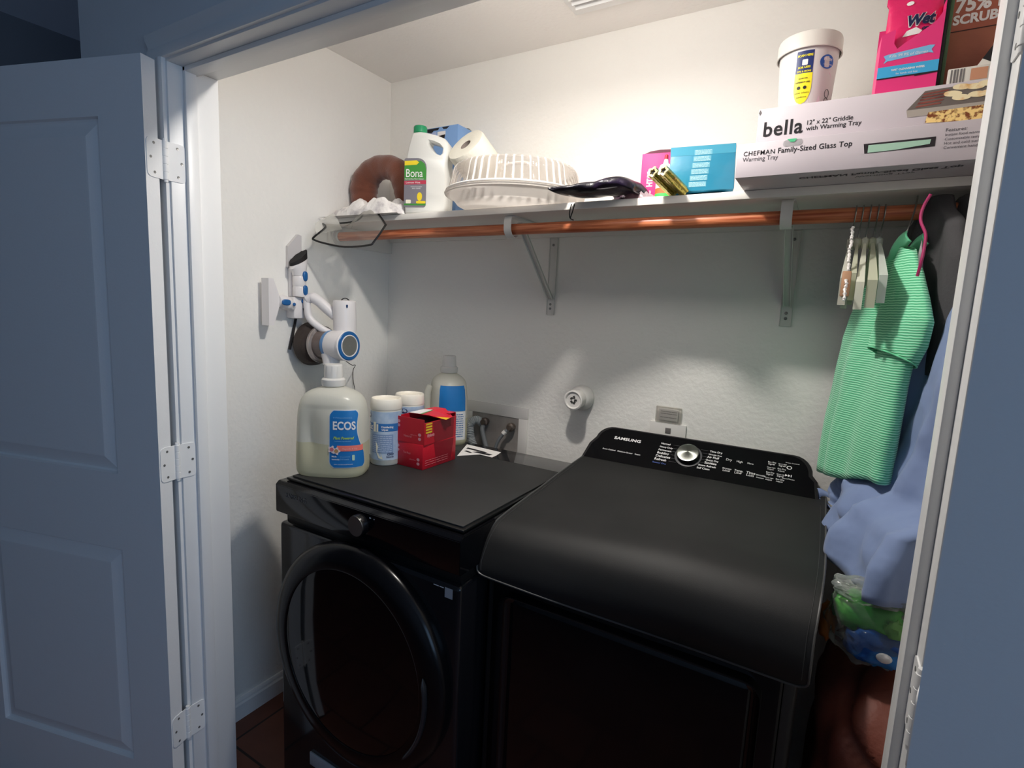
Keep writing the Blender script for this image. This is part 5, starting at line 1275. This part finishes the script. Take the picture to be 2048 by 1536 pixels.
for i in range(5): bm.faces.new((a[i], b[i], b[(i+1)%5], a[(i+1)%5]))
obj('tool_blade', bm, mat('vacuum_grey_white', '#cfcbcb', .35), t, world=True, smooth=False)
t = thing('upholstery_nozzle', 'white wide upholstery nozzle docked sideways on the left wall, pointing to the doorway', 'vacuum nozzle', (.04, -.58, 1.48))
bm = newbm(); tube(bm, smooth_pts([(.036,-.508,1.468),(.042,-.530,1.475),(.046,-.555,1.482),(.046,-.572,1.484)], 5), [.020]*5+[.0235]*6+[.021]*5, 20); nb = obj('nozzle_tube', bm, VW, t, world=True)
bm = newbm(); ellipsoid(bm, (.0685, -.552, 1.480), (.004, .017, .010), 16, 10, p=.7); obj('blue_button', bm, VB, nb, world=True)
bm = newbm(); ellipsoid(bm, (.0640, -.518, 1.474), (.004, .006, .006), 12, 8); obj('blue_button', bm, VB, nb, world=True)
bm = newbm()
pr_ = [(-.572,1.468),(-.572,1.500),(-.594,1.556),(-.612,1.556),(-.612,1.402),(-.594,1.402)]
a = [bm.verts.new((.022, y, z)) for y, z in pr_]; b = [bm.verts.new((.060, y, z)) for y, z in pr_]
bm.faces.new(a); bm.faces.new(b[::-1])
for i in range(6): bm.faces.new((a[i], b[i], b[(i+1)%6], a[(i+1)%6]))
obj('nozzle_head', bm, VW, t, world=True, smooth=False)
# handheld motor unit
t = thing('cordless_vacuum', 'white and blue cordless handheld vacuum with smoky dust cup hanging on the left wall', 'vacuum cleaner', (.046, -.42, 1.33))
AX = Vector((1, .03, .03)).normalized(); O = Vector((.012, -.425, 1.334)); xx, yy = frame_of(AX)
MV = Matrix(((xx.x, yy.x, AX.x, O.x), (xx.y, yy.y, AX.y, O.y), (xx.z, yy.z, AX.z, O.z), (0,0,0,1)))
bm = newbm(); lathe(bm, [(.030,.010),(.072,.012),(.079,.022),(.076,.046),(.068,.060),(.058,.070)], 48, M=MV, cap=True); obj('dust_cup', bm, SMK, t, world=True)
bm = newbm(); lathe(bm, [(.040,.016),(.044,.062),(.034,.069)], 32, M=MV); obj('filter_core', bm, mat('filter_metal', '#8a837f', .35, .6), t, world=True)
bm = newbm(); lathe(bm, [(.0600,.0705),(.0665,.073),(.0665,.081),(.061,.084)], 48, M=MV, cap=True); obj('cup_ring', bm, mat('smoky_ring', '#a59c98', .15, .5), t, world=True)
bm = newbm(); lathe(bm, [(.054,.0845),(.052,.105),(.050,.118)], 48, M=MV); obj('cyclone_housing', bm, mat('smoky_brown', '#6d605c', .2), t, world=True)
bm = newbm(); lathe(bm, [(.0500,.1185),(.0512,.120),(.0512,.132),(.0500,.1335)], 48, M=MV); obj('blue_collar', bm, mat('vacuum_pale_blue', '#5d86b3', .3), t, world=True)
bm = newbm(); lathe(bm, [(.0505,.134),(.052,.140),(.0525,.195),(.0515,.199)], 48, M=MV); mh = obj('motor_housing', bm, VW, t, world=True)
bm = newbm(); lathe(bm, [(.0515,.1992),(.0540,.201),(.0540,.208),(.0510,.210)], 48, M=MV); obj('end_ring', bm, VW, mh, world=True)
bm = newbm(); lathe(bm, [(.0505,.2102),(.048,.2125),(.038,.2125)], 48, M=MV, cap=False); obj('blue_ring', bm, VB, mh, world=True)
bm = newbm(); lathe(bm, [(.0385,.2115),(.0380,.214),(.0350,.214),(.0345,.2125)], 48, M=MV, cap=False); obj('inner_ring', bm, VW, mh, world=True)
bm = newbm(); lathe(bm, [(.0347,.2126),(.001,.2132)], 48, M=MV, cap=False); obj('metal_grille', bm, mat('brushed_metal'), mh, world=True)
bc = Vector((.172, -.392, 1.384))
bm = newbm(); lathe(bm, [(.030,.0),(.0385,.003),(.0395,.012),(.0395,.103),(.0375,.110),(.030,.112)], 40, M=Matrix.Translation(bc) @ Matrix.Rotation(R(2), 4, 'X'), cap=True); bt = obj('battery', bm, VW, t, world=True)
bm = newbm(); box(bm, (.186, -.4215, 1.4625), (.211, -.4175, 1.4735), .002, M=Matrix.Translation((0, .004, .008))); obj('blue_window', bm, mat('vacuum_navy', '#2b4a78', .3), bt, world=True)
bm = newbm(); tube(bm, smooth_pts([(.165,-.405,1.489),(.166,-.400,1.499),(.170,-.388,1.503),(.173,-.376,1.497),(.174,-.372,1.489)], 5), .0018, 8); obj('black_loop', bm, VBL, bt, world=True)
bm = newbm(); tube(bm, smooth_pts([(.060,-.462,1.492),(.075,-.452,1.500),(.095,-.440,1.488),(.120,-.424,1.462),(.142,-.408,1.440)], 6), [.017]*6+[.019]*6+[.0185]*13, 20); obj('handle_grip', bm, VW, t, world=True)
bm = newbm(); tube(bm, smooth_pts([(.058,-.462,1.505),(.062,-.464,1.470),(.070,-.462,1.430),(.098,-.445,1.400),(.130,-.420,1.378),(.150,-.41,1.374)], 6), .0125, 14, flat=1.0); obj('handle_frame', bm, VW, t, world=True)
bm = newbm(); tube(bm, smooth_pts([(.150,-.432,1.300),(.152,-.436,1.286),(.154,-.438,1.270)], 4), [.036,.035,.034,.032,.030,.029,.028,.028,.028], 24); obj('inlet_nozzle', bm, VW, t, world=True)
bm = newbm(); tube(bm, smooth_pts([(.010,-.470,1.430),(.011,-.480,1.390),(.012,-.492,1.345),(.012,-.500,1.315)], 5), .0045, 8)
tag(obj('black_hook_rod', bm, VBL, world=True), 'thin black rod hanging from the wall dock beside the dust cup', 'hook rod')
bm = newbm(); tube(bm, smooth_pts([(.176,-.392,1.2825),(.150,-.34,1.262),(.05,-.23,1.245),(.012,-.206,1.22),(.010,-.204,1.18),(.012,-.197,1.14),(.008,-.19,1.09),(.008,-.185,1.02)], 6), .0013, 6)
tag(obj('thin_cord', bm, VBL, world=True), 'thin dark charger cord hanging down the left wall below the vacuum', 'cord')

# ================================================================== hangers and clothes
WIRE = mat('hanger_wire', '#9a9a94', .3, .9)
def hanger(label, x0, tipy, tipx, tipz, m, wd=.011, back=True, extra=None):
    t = thing('clothes_hanger', label, 'clothes hanger', (x0, YR, 1.70), group='clear hangers on the rod')
    n = Vector((x0, YR, ZR))
    hk = [n+Vector((0, .019*math.cos(a), .019*math.sin(a))) for a in [R(-40+20*i) for i in range(12)]]
    hk = [h for h in hk]+[Vector((x0-.001, YR-.016, 1.715)), Vector((x0-.002, YR-.004, 1.700)), Vector((x0-.003, YR-.002, 1.668))]
    bm = newbm(); tube(bm, smooth_pts(hk, 3), .0014, 8); obj('hook', bm, WIRE, t, world=True)
    sx = tipx-x0
    for sg in ((-1, 1) if back else (-1,)):
        dy = (tipy-YR)*(-sg if sg > 0 else 1)*(1 if sg < 0 else 1)
        dy = (tipy-YR) if sg < 0 else -(tipy-YR)*.75
        ex = sx if sg < 0 else -sx*.6
        bm = newbm(); P0 = Vector((x0-.003, YR-.001, 1.664)); pts = []
        N = 14; rows = []
        for i in range(N+1):
            q = i/N; c = P0+Vector((ex*q, dy*q, -(P0.z-tipz)*q**1.15)); h_ = .007+.020*q; w_ = wd*(.40+.80*q)/2
            rows.append([bm.verts.new(c+Vector((w_*a, 0, h_*b))) for a, b in ((-1,-1),(1,-1),(1,1),(-1,1))])
        for a, b in zip(rows, rows[1:]):
            for k in range(4): bm.faces.new((a[k], a[(k+1)%4], b[(k+1)%4], b[k]))
        bm.faces.new(rows[0]); bm.faces.new(rows[-1])
        obj('hanger_arm', bm, m, t, world=True, ang=.5)
    bm = newbm(); lathe(bm, [(.005,-.012),(.007,-.006),(.007,.010),(.003,.014)], 14, M=Matrix.Translation((x0-.003, YR-.0015, 1.668))); obj('neck', bm, m, t, world=True)
    if extra: extra(t, Vector((tipx, tipy, tipz)))
    return t
CL1 = clear('hanger_clear', '#f6f5ee', .45, .1, body='#f4f2e8'); CL2 = milky('hanger_milky', '#f4f4e6', .4, .3); CL3 = clear('hanger_greenish', '#f3f5e6', .5, .1, body='#eef0d8'); CL4 = clear('hanger_pale', '#f3f7f1', .55, .1, body='#f0f5ee')
def lace(t, tip):
    bm = newbm(); rn = random.Random(2)
    pa_, pb_2 = (1.665, -0.38, 1.694), (1.665, -0.475, 1.538)
    pts = [Vector(pa_).lerp(Vector(pb_2), i/21)+Vector((rn.uniform(-.0015,.0015), rn.uniform(-.004,.004), rn.uniform(-.002,.002))) for i in range(22)]
    tube(bm, smooth_pts(pts, 3), [.0026+.0012*math.sin(i*2.3) for i in range(64)], 7); obj('frayed_ribbon', bm, mat('frayed_white', '#e8e4e0', .5), t, world=True)
    bm = newbm(); box(bm, (tip.x-.007, tip.y-.004, tip.z-.010), (tip.x+.009, tip.y-.001, tip.z+.040), .002); obj('tan_sticker', bm, mat('tan_sticker', '#c79a78', .6), t, world=True)
hanger('leftmost clear hanger on the rod, with frayed white ribbon and tan sticker', 1.668, -.447, 1.664, 1.556, CL1, extra=lace)
hanger('second clear hanger from the left on the rod', 1.681, -.440, 1.679, 1.566, CL3, wd=.009)
hanger('pale opaque hanger in the middle of the five on the rod', 1.695, -.455, 1.692, 1.548, CL2, wd=.012)
hanger('yellowish clear hanger, fourth from the left on the rod', 1.709, -.452, 1.712, 1.552, CL3, wd=.014)
hanger('pale clear hanger touching the green shirt, rightmost of the five', 1.721, -.445, 1.729, 1.562, CL4, wd=.012)

def loft_garment(name, parent, levels, m, n=72, seed=0, fold=.012, kf=5, hem=None, thick=True, world=True, open_bottom=True, diag=0):
    """levels: (z, cx, cy, half_len, half_depth, dir_angle, fold_scale)"""
    bm = newbm(); L = []
    # resample
    lv = []
    for j in range(len(levels)-1):
        p0, a, b, p3 = levels[max(j-1, 0)], levels[j], levels[j+1], levels[min(j+2, len(levels)-1)]
        st = max(2, int(abs(a[0]-b[0])/.011))
        for i in range(st):
            q = i/st; row = [a[0]+(b[0]-a[0])*q]
            for k in range(1, 7): row.append(a[k]+(b[k]-a[k])*(q*q*(3-2*q)*.5+q*.5))
            lv.append(row)
    lv.append(list(levels[-1]))
    for (z, cx, cy, hl, hd, ang, fs) in lv:
        d = Vector((math.cos(ang), math.sin(ang), 0)); nn = Vector((-d.y, d.x, 0)); ring = []
        for k in range(n):
            th = 2*PI*k/n; c, s_ = math.cos(th), math.sin(th)
            u = c; w_ = math.copysign(abs(s_)**.8, s_)
            f_ = fs*fold*(math.sin(u*kf*1.7+seed+z*2.2)+.6*math.sin(u*kf*3.1+seed*2.3-z*5)+.9*noise.noise(Vector((u*3, z*5, seed))))
            if diag: f_ += fs*fold*.9*(abs(math.sin(u*kf*.8+z*diag+seed))-.5+.5*math.sin(u*kf*1.3+z*diag*1.7))*(1 if s_ > -2 else 0)
            f_ *= (1-abs(u)**6)
            zz = z
            if hem: zz = z+hem(u, w_, (levels[0][0]-z)/(levels[0][0]-levels[-1][0]))
            p = Vector((cx, cy, zz))+d*(u*hl+.004*fs*noise.noise(Vector((z*9, s_, seed))))+nn*(w_*hd+f_)
            ring.append(bm.verts.new(p))
        L.append(ring)
    for a, b in zip(L, L[1:]):
        for k in range(n): bm.faces.new((a[k], a[(k+1)%n], b[(k+1)%n], b[k]))
    bm.faces.new(L[0][::-1])
    if not open_bottom: bm.faces.new(L[-1])
    o = obj(name, bm, m, parent, world=world, ang=1.6)
    if thick:
        md = o.modifiers.new('thickness', 'SOLIDIFY'); md.thickness = .0012; md.offset = 0
    return o
def stripe_cloth():
    m = mat('green_striped_jersey', '#56c08c', .8, sheen=.3); nt = m.node_tree; b = nt.nodes['Principled BSDF']
    tc = nt.nodes.new('ShaderNodeTexCoord'); w_ = nt.nodes.new('ShaderNodeTexWave'); w_.wave_type = 'BANDS'; w_.bands_direction = 'Z'
    w_.inputs['Scale'].default_value = 62; w_.inputs['Distortion'].default_value = 1.6; w_.inputs['Detail'].default_value = 1.5; w_.inputs['Detail Scale'].default_value = 1.2
    r = nt.nodes.new('ShaderNodeValToRGB'); r.color_ramp.elements[0].color = (*lin('#4dbd87'), 1); r.color_ramp.elements[1].color = (*lin('#a6f2c8'), 1)
    r.color_ramp.elements[0].position = .25; r.color_ramp.elements[1].position = .8
    nt.links.new(tc.outputs['Object'], w_.inputs['Vector']); nt.links.new(w_.outputs['Fac'], r.inputs['Fac']); nt.links.new(r.outputs['Color'], b.inputs['Base Color'])
    bp = nt.nodes.new('ShaderNodeBump'); bp.inputs['Distance'].default_value = .0006; nt.links.new(w_.outputs['Fac'], bp.inputs['Height']); nt.links.new(bp.outputs['Normal'], b.inputs['Normal'])
    return m
GRN = stripe_cloth(); GPL = mat('green_plain_jersey', '#6fd6a2', .8, sheen=.3)
DA = math.atan2(-.96, .275)
t = thing('polo_shirt', 'mint green striped short-sleeved polo shirt hanging on the rod beside the clear hangers', 'shirt', (1.745, -.29, 1.16))
def hem1(u, w_, q): return (q**6)*(-.062*min(1, max(0, (.9-u)/1.5))+.11*max(0, -u-.80)/.2-.004*math.sin(u*6))
body_lv = [(1.640,1.758,-.300,.040,.018,DA,.1),(1.620,1.756,-.295,.070,.026,DA,.2),(1.600,1.753,-.288,.098,.030,DA,.4),(1.56,1.747,-.278,.140,.034,DA,.8),(1.50,1.741,-.268,.172,.036,DA,1),(1.45,1.736,-.262,.184,.036,DA,1),(1.36,1.729,-.254,.188,.036,DA,1.2),(1.25,1.722,-.250,.190,.036,DA,1.3),(1.170,1.720,-.248,.190,.036,DA,1.3)]
loft_garment('shirt_body', t, body_lv, GRN, seed=2.0, fold=.007, kf=3, hem=hem1)
# near sleeve: rows of (edge A, edge B, depth vector)
rows_ = [((1.75, -0.345, 1.656), (1.767, -0.395, 1.642), (0.02, 0.006, 0.0)), ((1.739, -0.335, 1.613), (1.777, -0.425, 1.596), (0.032, 0.01, 0.0)), ((1.731, -0.33, 1.556), (1.786, -0.45, 1.55), (0.04, 0.012, -0.004)), ((1.721, -0.345, 1.497), (1.794, -0.47, 1.507), (0.044, 0.014, -0.01)), ((1.715, -0.355, 1.468), (1.79, -0.465, 1.466), (0.046, 0.018, -0.02)), ((1.713, -0.365, 1.449), (1.779, -0.455, 1.43), (0.046, 0.02, -0.03))]
bm = newbm(); RR = []
def row_at(q):
    i = q*(len(rows_)-1); k = min(int(i), len(rows_)-2); f_ = i-k
    return [Vector(rows_[k][j]).lerp(Vector(rows_[k+1][j]), f_) for j in range(3)]
NS = 56
for r_ in range(26):
    A_, B_, D_v = row_at(r_/25); c = (A_+B_)/2; h = (B_-A_)/2; ring = []
    for k in range(NS):
        a = 2*PI*k/NS; s_ = math.sin(a)
        wob = .0035*math.sin(math.cos(a)*5+r_*.2)*(r_/25)
        ring.append(bm.verts.new(c+h*math.cos(a)+D_v*(.5*(s_+.6)+wob*12)*(1 if s_ > 0 else .75)))
    RR.append(ring)
for a, b in zip(RR, RR[1:]):
    for k in range(NS): bm.faces.new((a[k], a[(k+1)%NS], b[(k+1)%NS], b[k]))
sv_ = obj('sleeve', bm, GRN, t, world=True, ang=1.6); md = sv_.modifiers.new('thickness', 'SOLIDIFY'); md.thickness = .0014
bm = newbm(); tube(bm, [v_ for v_ in [Vector(p) for p in [tuple(c_.lerp(c_, 0)) for c_ in [((row_at(1)[0]+row_at(1)[1])/2)+((row_at(1)[1]-row_at(1)[0])/2)*math.cos(a)+row_at(1)[2]*(.5*(math.sin(a)+.6))*(1 if math.sin(a) > 0 else .75) for a in [2*PI*k/40 for k in range(40)]]]]], .0016, 6, closed=True); obj('sleeve_hem', bm, GPL, sv_, world=True)
# collar: slanted folded band, near side and far side
up_ = [(1.757, -0.375, 1.682), (1.747, -0.35, 1.673), (1.738, -0.325, 1.651), (1.736, -0.305, 1.621), (1.741, -0.3, 1.59)]
lo_ = [(1.765, -0.39, 1.658), (1.76, -0.365, 1.649), (1.752, -0.34, 1.637), (1.747, -0.318, 1.616), (1.746, -0.308, 1.583)]
for dx in (0, .030):
    a_ = smooth_pts(up_, 6); b_ = smooth_pts(lo_, 6); bm = newbm()
    grid(bm, lambda u, v: a_[int(u*(len(a_)-1)+.5)].lerp(b_[int(u*(len(a_)-1)+.5)], v)+Vector((dx-.004*math.sin(v*PI), dx*.6, -.10*dx)), len(a_)-1, 4)
    co = obj('collar', bm, GPL, t, world=True, ang=1.6); md = co.modifiers.new('thickness', 'SOLIDIFY'); md.thickness = .003
bm = newbm(); tube(bm, smooth_pts([(1.776, -0.275, 1.767), (1.773, -0.31, 1.75), (1.768, -0.335, 1.718), (1.76, -0.355, 1.684), (1.757, -0.345, 1.658)], 6), .0016, 8)
tag(obj('shirt_hanger_hook', bm, WIRE, world=True), 'thin metal hanger hook rising from the collar of the mint green polo shirt', 'hanger hook')

# dark garments behind
DKC = mat('charcoal_cloth', '#39393b', .85, bump=(260, .0006, 3)); JKC = mat('dark_grey_jacket_cloth', '#454446', .85, bump=(200, .0006, 3)); BKC = mat('black_cloth', '#17171a', .85, bump=(200, .0006, 3)); GYC = mat('grey_fleece', '#757372', .9, bump=(300, .0009, 3))
t = thing('dark_jacket', 'dark grey jacket with magenta trim cord hanging just right of the mint green shirt', 'jacket', (1.81, -.31, 1.40))
lv = [(1.757,1.812,-.300,.030,.018,DA,.1),(1.73,1.808,-.300,.060,.020,DA,.3),(1.69,1.806,-.300,.12,.022,DA,.5),(1.62,1.802,-.29,.16,.024,DA,.8),(1.50,1.800,-.28,.18,.026,DA,1),(1.40,1.800,-.28,.18,.026,DA,1)]
loft_garment('jacket_body', t, lv, JKC, seed=1, fold=.007, kf=4)
bm = newbm(); tube(bm, smooth_pts([(1.776, -0.5, 1.726), (1.768, -0.5, 1.704), (1.766, -0.51, 1.68), (1.774, -0.53, 1.653), (1.774, -0.54, 1.629), (1.772, -0.55, 1.607), (1.769, -0.55, 1.579)], 5), .0025, 8); obj('magenta_trim', bm, mat('magenta_satin', '#a3205c', .45), t, world=True)
bm = newbm(); bm.faces.new([bm.verts.new(p) for p in [(1.768, -0.535, 1.621), (1.77, -0.535, 1.642), (1.776, -0.545, 1.594), (1.769, -0.545, 1.599)]]); lg = obj('grey_lining', bm, mat('grey_lining', '#8d8789', .6), t, world=True)
lg.modifiers.new('thickness', 'SOLIDIFY').thickness = .002
t = thing('charcoal_coat', 'charcoal grey fleece coat hanging under the right end of the shelf by the door frame', 'coat', (1.875, -.33, 1.36))
lv = [(1.757,1.872,-.31,.05,.022,DA,.2),(1.73,1.872,-.32,.13,.026,DA,.4),(1.68,1.872,-.33,.22,.030,DA,.8),(1.60,1.872,-.33,.26,.034,DA,1),(1.50,1.870,-.33,.27,.036,DA,1.2),(1.40,1.868,-.33,.25,.036,DA,1.4),(1.36,1.868,-.33,.22,.034,DA,1.4)]
loft_garment('coat_body', t, lv, GYC, seed=3.5, fold=.009, kf=3)
t = thing('black_coat', 'black coat deeper in the closet behind the charcoal coat and blue shirt', 'coat', (1.955, -.33, .95))
lv = [(1.757,1.955,-.31,.05,.02,DA,.2),(1.70,1.955,-.32,.20,.026,DA,.5),(1.55,1.955,-.33,.25,.028,-PI/2,.6),(1.2,1.957,-.33,.26,.028,-PI/2,.8),(.95,1.957,-.33,.26,.028,-PI/2,.8)]
loft_garment('coat_body', t, lv, BKC, seed=6, fold=.005, kf=4)

# blue button-up shirt, its tail bunched beside the dryer
BLU = mat('blue_oxford_cloth', '#7d90b8', .8, bump=(14, .008, 2), sheen=.2)
t = thing('blue_shirt', 'wrinkled light blue long-sleeved shirt hanging beside the dryer under the mint shirt', 'shirt', (1.80, -.35, 1.0))
def hem3(u, w_, q): return .012*math.sin(u*5+1)*q**5
lv = [(1.62,1.872,-.44,.06,.02,DA,.0),(1.58,1.868,-.44,.14,.026,DA,.1),(1.50,1.856,-.43,.19,.030,DA,.3),(1.38,1.840,-.41,.215,.034,DA,.7),(1.26,1.830,-.385,.225,.034,DA,1.0),(1.17,1.808,-.375,.245,.040,DA,1.1),(1.13,1.780,-.375,.255,.050,-PI/2+.06,1.4),(1.075,1.766,-.390,.265,.056,-PI/2+.03,1.7),(1.022,1.764,-.395,.265,.054,-PI/2+.03,1.7)]
loft_garment('shirt_body', t, lv, BLU, seed=4.2, fold=.0115, kf=6.0, diag=22, hem=hem3, n=110)
# sleeve lying towards the dryer console, with open cuff
sl_ = smooth_pts([(1.800,-.26,1.24),(1.775,-.24,1.19),(1.745,-.22,1.14),(1.725,-.21,1.09),(1.715,-.21,1.05)], 6)
bm = newbm(); tube(bm, sl_, [.034+.005*math.sin(i*1.3) for i in range(len(sl_))], 20, flat=.7)
for v_ in bm.verts: v_.co += Vector((.006*noise.noise(v_.co*22), .010*noise.noise(v_.co*18+Vector((3,0,0))), 0))
obj('sleeve', bm, BLU, t, world=True, ang=1.5)
bm = newbm()
cu = smooth_pts([(1.726, -0.13, 1.043), (1.698, -0.12, 1.047), (1.668, -0.11, 1.056), (1.656, -0.11, 1.047), (1.661, -0.12, 1.036), (1.683, -0.14, 1.029), (1.7, -0.17, 1.022), (1.718, -0.2, 1.016)], 5)
n = len(cu); a = [bm.verts.new(p) for p in cu]; b = [bm.verts.new(p+Vector((.014,-.010,-.016))) for p in cu]
for i in range(n-1): bm.faces.new((a[i], a[i+1], b[i+1], b[i]))
c_ = obj('cuff', bm, BLU, t, world=True, ang=1.5); c_.modifiers.new('thickness', 'SOLIDIFY').thickness = .0025
# ================================================================== plastic bag of packets, and brown leather bag
bc_ = Vector((1.775, -.60, .945))
t = thing('green_packet', 'bright green plastic packet inside the clear bag beside the dryer', 'packet', bc_+Vector((0, 0, -.02)))
bm = newbm(); ellipsoid(bm, bc_+Vector((-.012, .004, .026)), (.052, .036, .034), 30, 18, wob=.22, seed=2, p=.8); gp_ = obj('packet_body', bm, mat('bright_green_film', '#2f9a35', .25, bump=(40, .002, 3), var=('#63c94a', 18, .45, .65)), t, world=True, ang=1.4)
bm = newbm(); ellipsoid(bm, bc_+Vector((.032, -.022, .018)), (.024, .018, .020), 20, 12, wob=.3, seed=5); obj('leaf_print', bm, mat('lime_film', '#7dc75a', .25, bump=(60, .002, 2)), gp_, world=True)
t = thing('blue_packet', 'deep blue plastic packet under the green one inside the clear bag', 'packet', bc_+Vector((0, -.01, -.05)))
bm = newbm(); ellipsoid(bm, bc_+Vector((.010, -.012, -.018)), (.054, .038, .034), 30, 18, wob=.18, seed=7, p=.75); bp_ = obj('packet_body', bm, mat('deep_blue_film', '#1c4f9c', .2, bump=(40, .002, 3), var=('#2f7ec9', 14, .5, .62)), t, world=True, ang=1.4)
bm = newbm(); ellipsoid(bm, bc_+Vector((.016, -.050, -.022)), (.012, .004, .009), 14, 8); obj('white_print', bm, mat('white_print'), bp_, world=True)
bm = newbm(); ellipsoid(bm, (1.705, -.572, .925), (.016, .030, .036), 20, 14, wob=.2, seed=3)
tag(obj('orange_packet', bm, mat('orange_brown_film', '#a5652b', .35), ang=1.4), 'dull orange packet squeezed between the dryer and the clear bag', 'packet')
t = thing('clear_plastic_bag', 'shiny clear plastic bag with green and blue packets, resting on the brown leather bag', 'plastic bag', bc_)
bm = newbm(); ellipsoid(bm, bc_+Vector((-.002, 0, .008)), (.072, .052, .068), 44, 30, wob=.16, seed=12, sc=5, p=.8); obj('bag_film', bm, clear('shiny_bag_film', '#f3f6f2', .07, .04, body='#cfd4cf', bump=(20, .008)), t, world=True, ang=1.4)
bm = newbm(); ellipsoid(bm, bc_+Vector((-.006, 0, .070)), (.064, .044, .020), 40, 20, wob=.30, seed=21, sc=5); obj('bag_mouth', bm, clear('crumpled_bag_film', '#eef1ee', .22, .06, body='#d6dad6', bump=(30, .01)), t, world=True, ang=1.4)
LEAT = mat('brown_leather', '#84493a', .55, bump=(90, .0012, 4), var=('#6d3629', 7, .35, .7))
t = thing('leather_bag', 'large slouchy reddish-brown leather bag standing on the floor between dryer and wall', 'bag', (1.84, -.55, FZ))
def lb_fn(u, v):
    th = 2*PI*u; z = FZ+.0006+.852*v
    k = 1 if v < .82 else math.sqrt(max(0, 1-((v-.82)/.185)**2))
    k = max(k, .05); k *= (.93+.07*min(1, v*8))
    c, s_ = math.cos(th), math.sin(th); q = superell(.152*k, .235*k, 3.2)(th)
    f_ = .010*noise.noise(Vector((c*2, s_*2, z*5)))+.012*noise.noise(Vector((c*3+7, s_*3, z*11)))
    cr = -.020*math.exp(-((z-.755+.10*c-.03*s_)/.010)**2)-.010*math.exp(-((z-.60-.08*c)/.012)**2)
    d = Vector((q.x, q.y, 0)).normalized() if q.length > 1e-6 else Vector((0,0,0))
    return Vector((1.852, -.50, z))+q+d*(f_+cr)*min(1, k*1.5)
bm = newbm(); g = grid(bm, lb_fn, 72, 90, closeu=True)
bm.faces.new([c[0] for c in g][::-1]); bm.faces.new([c[-1] for c in g]); obj('bag_body', bm, LEAT, t, world=True, ang=1.4)
bm = newbm(); tube(bm, smooth_pts([lb_fn(.62+.012*i, .80-.012*i)+Vector((-.001,-.003,0)) for i in range(14)], 2), .003, 8); obj('seam_welt', bm, LEAT, t, world=True)
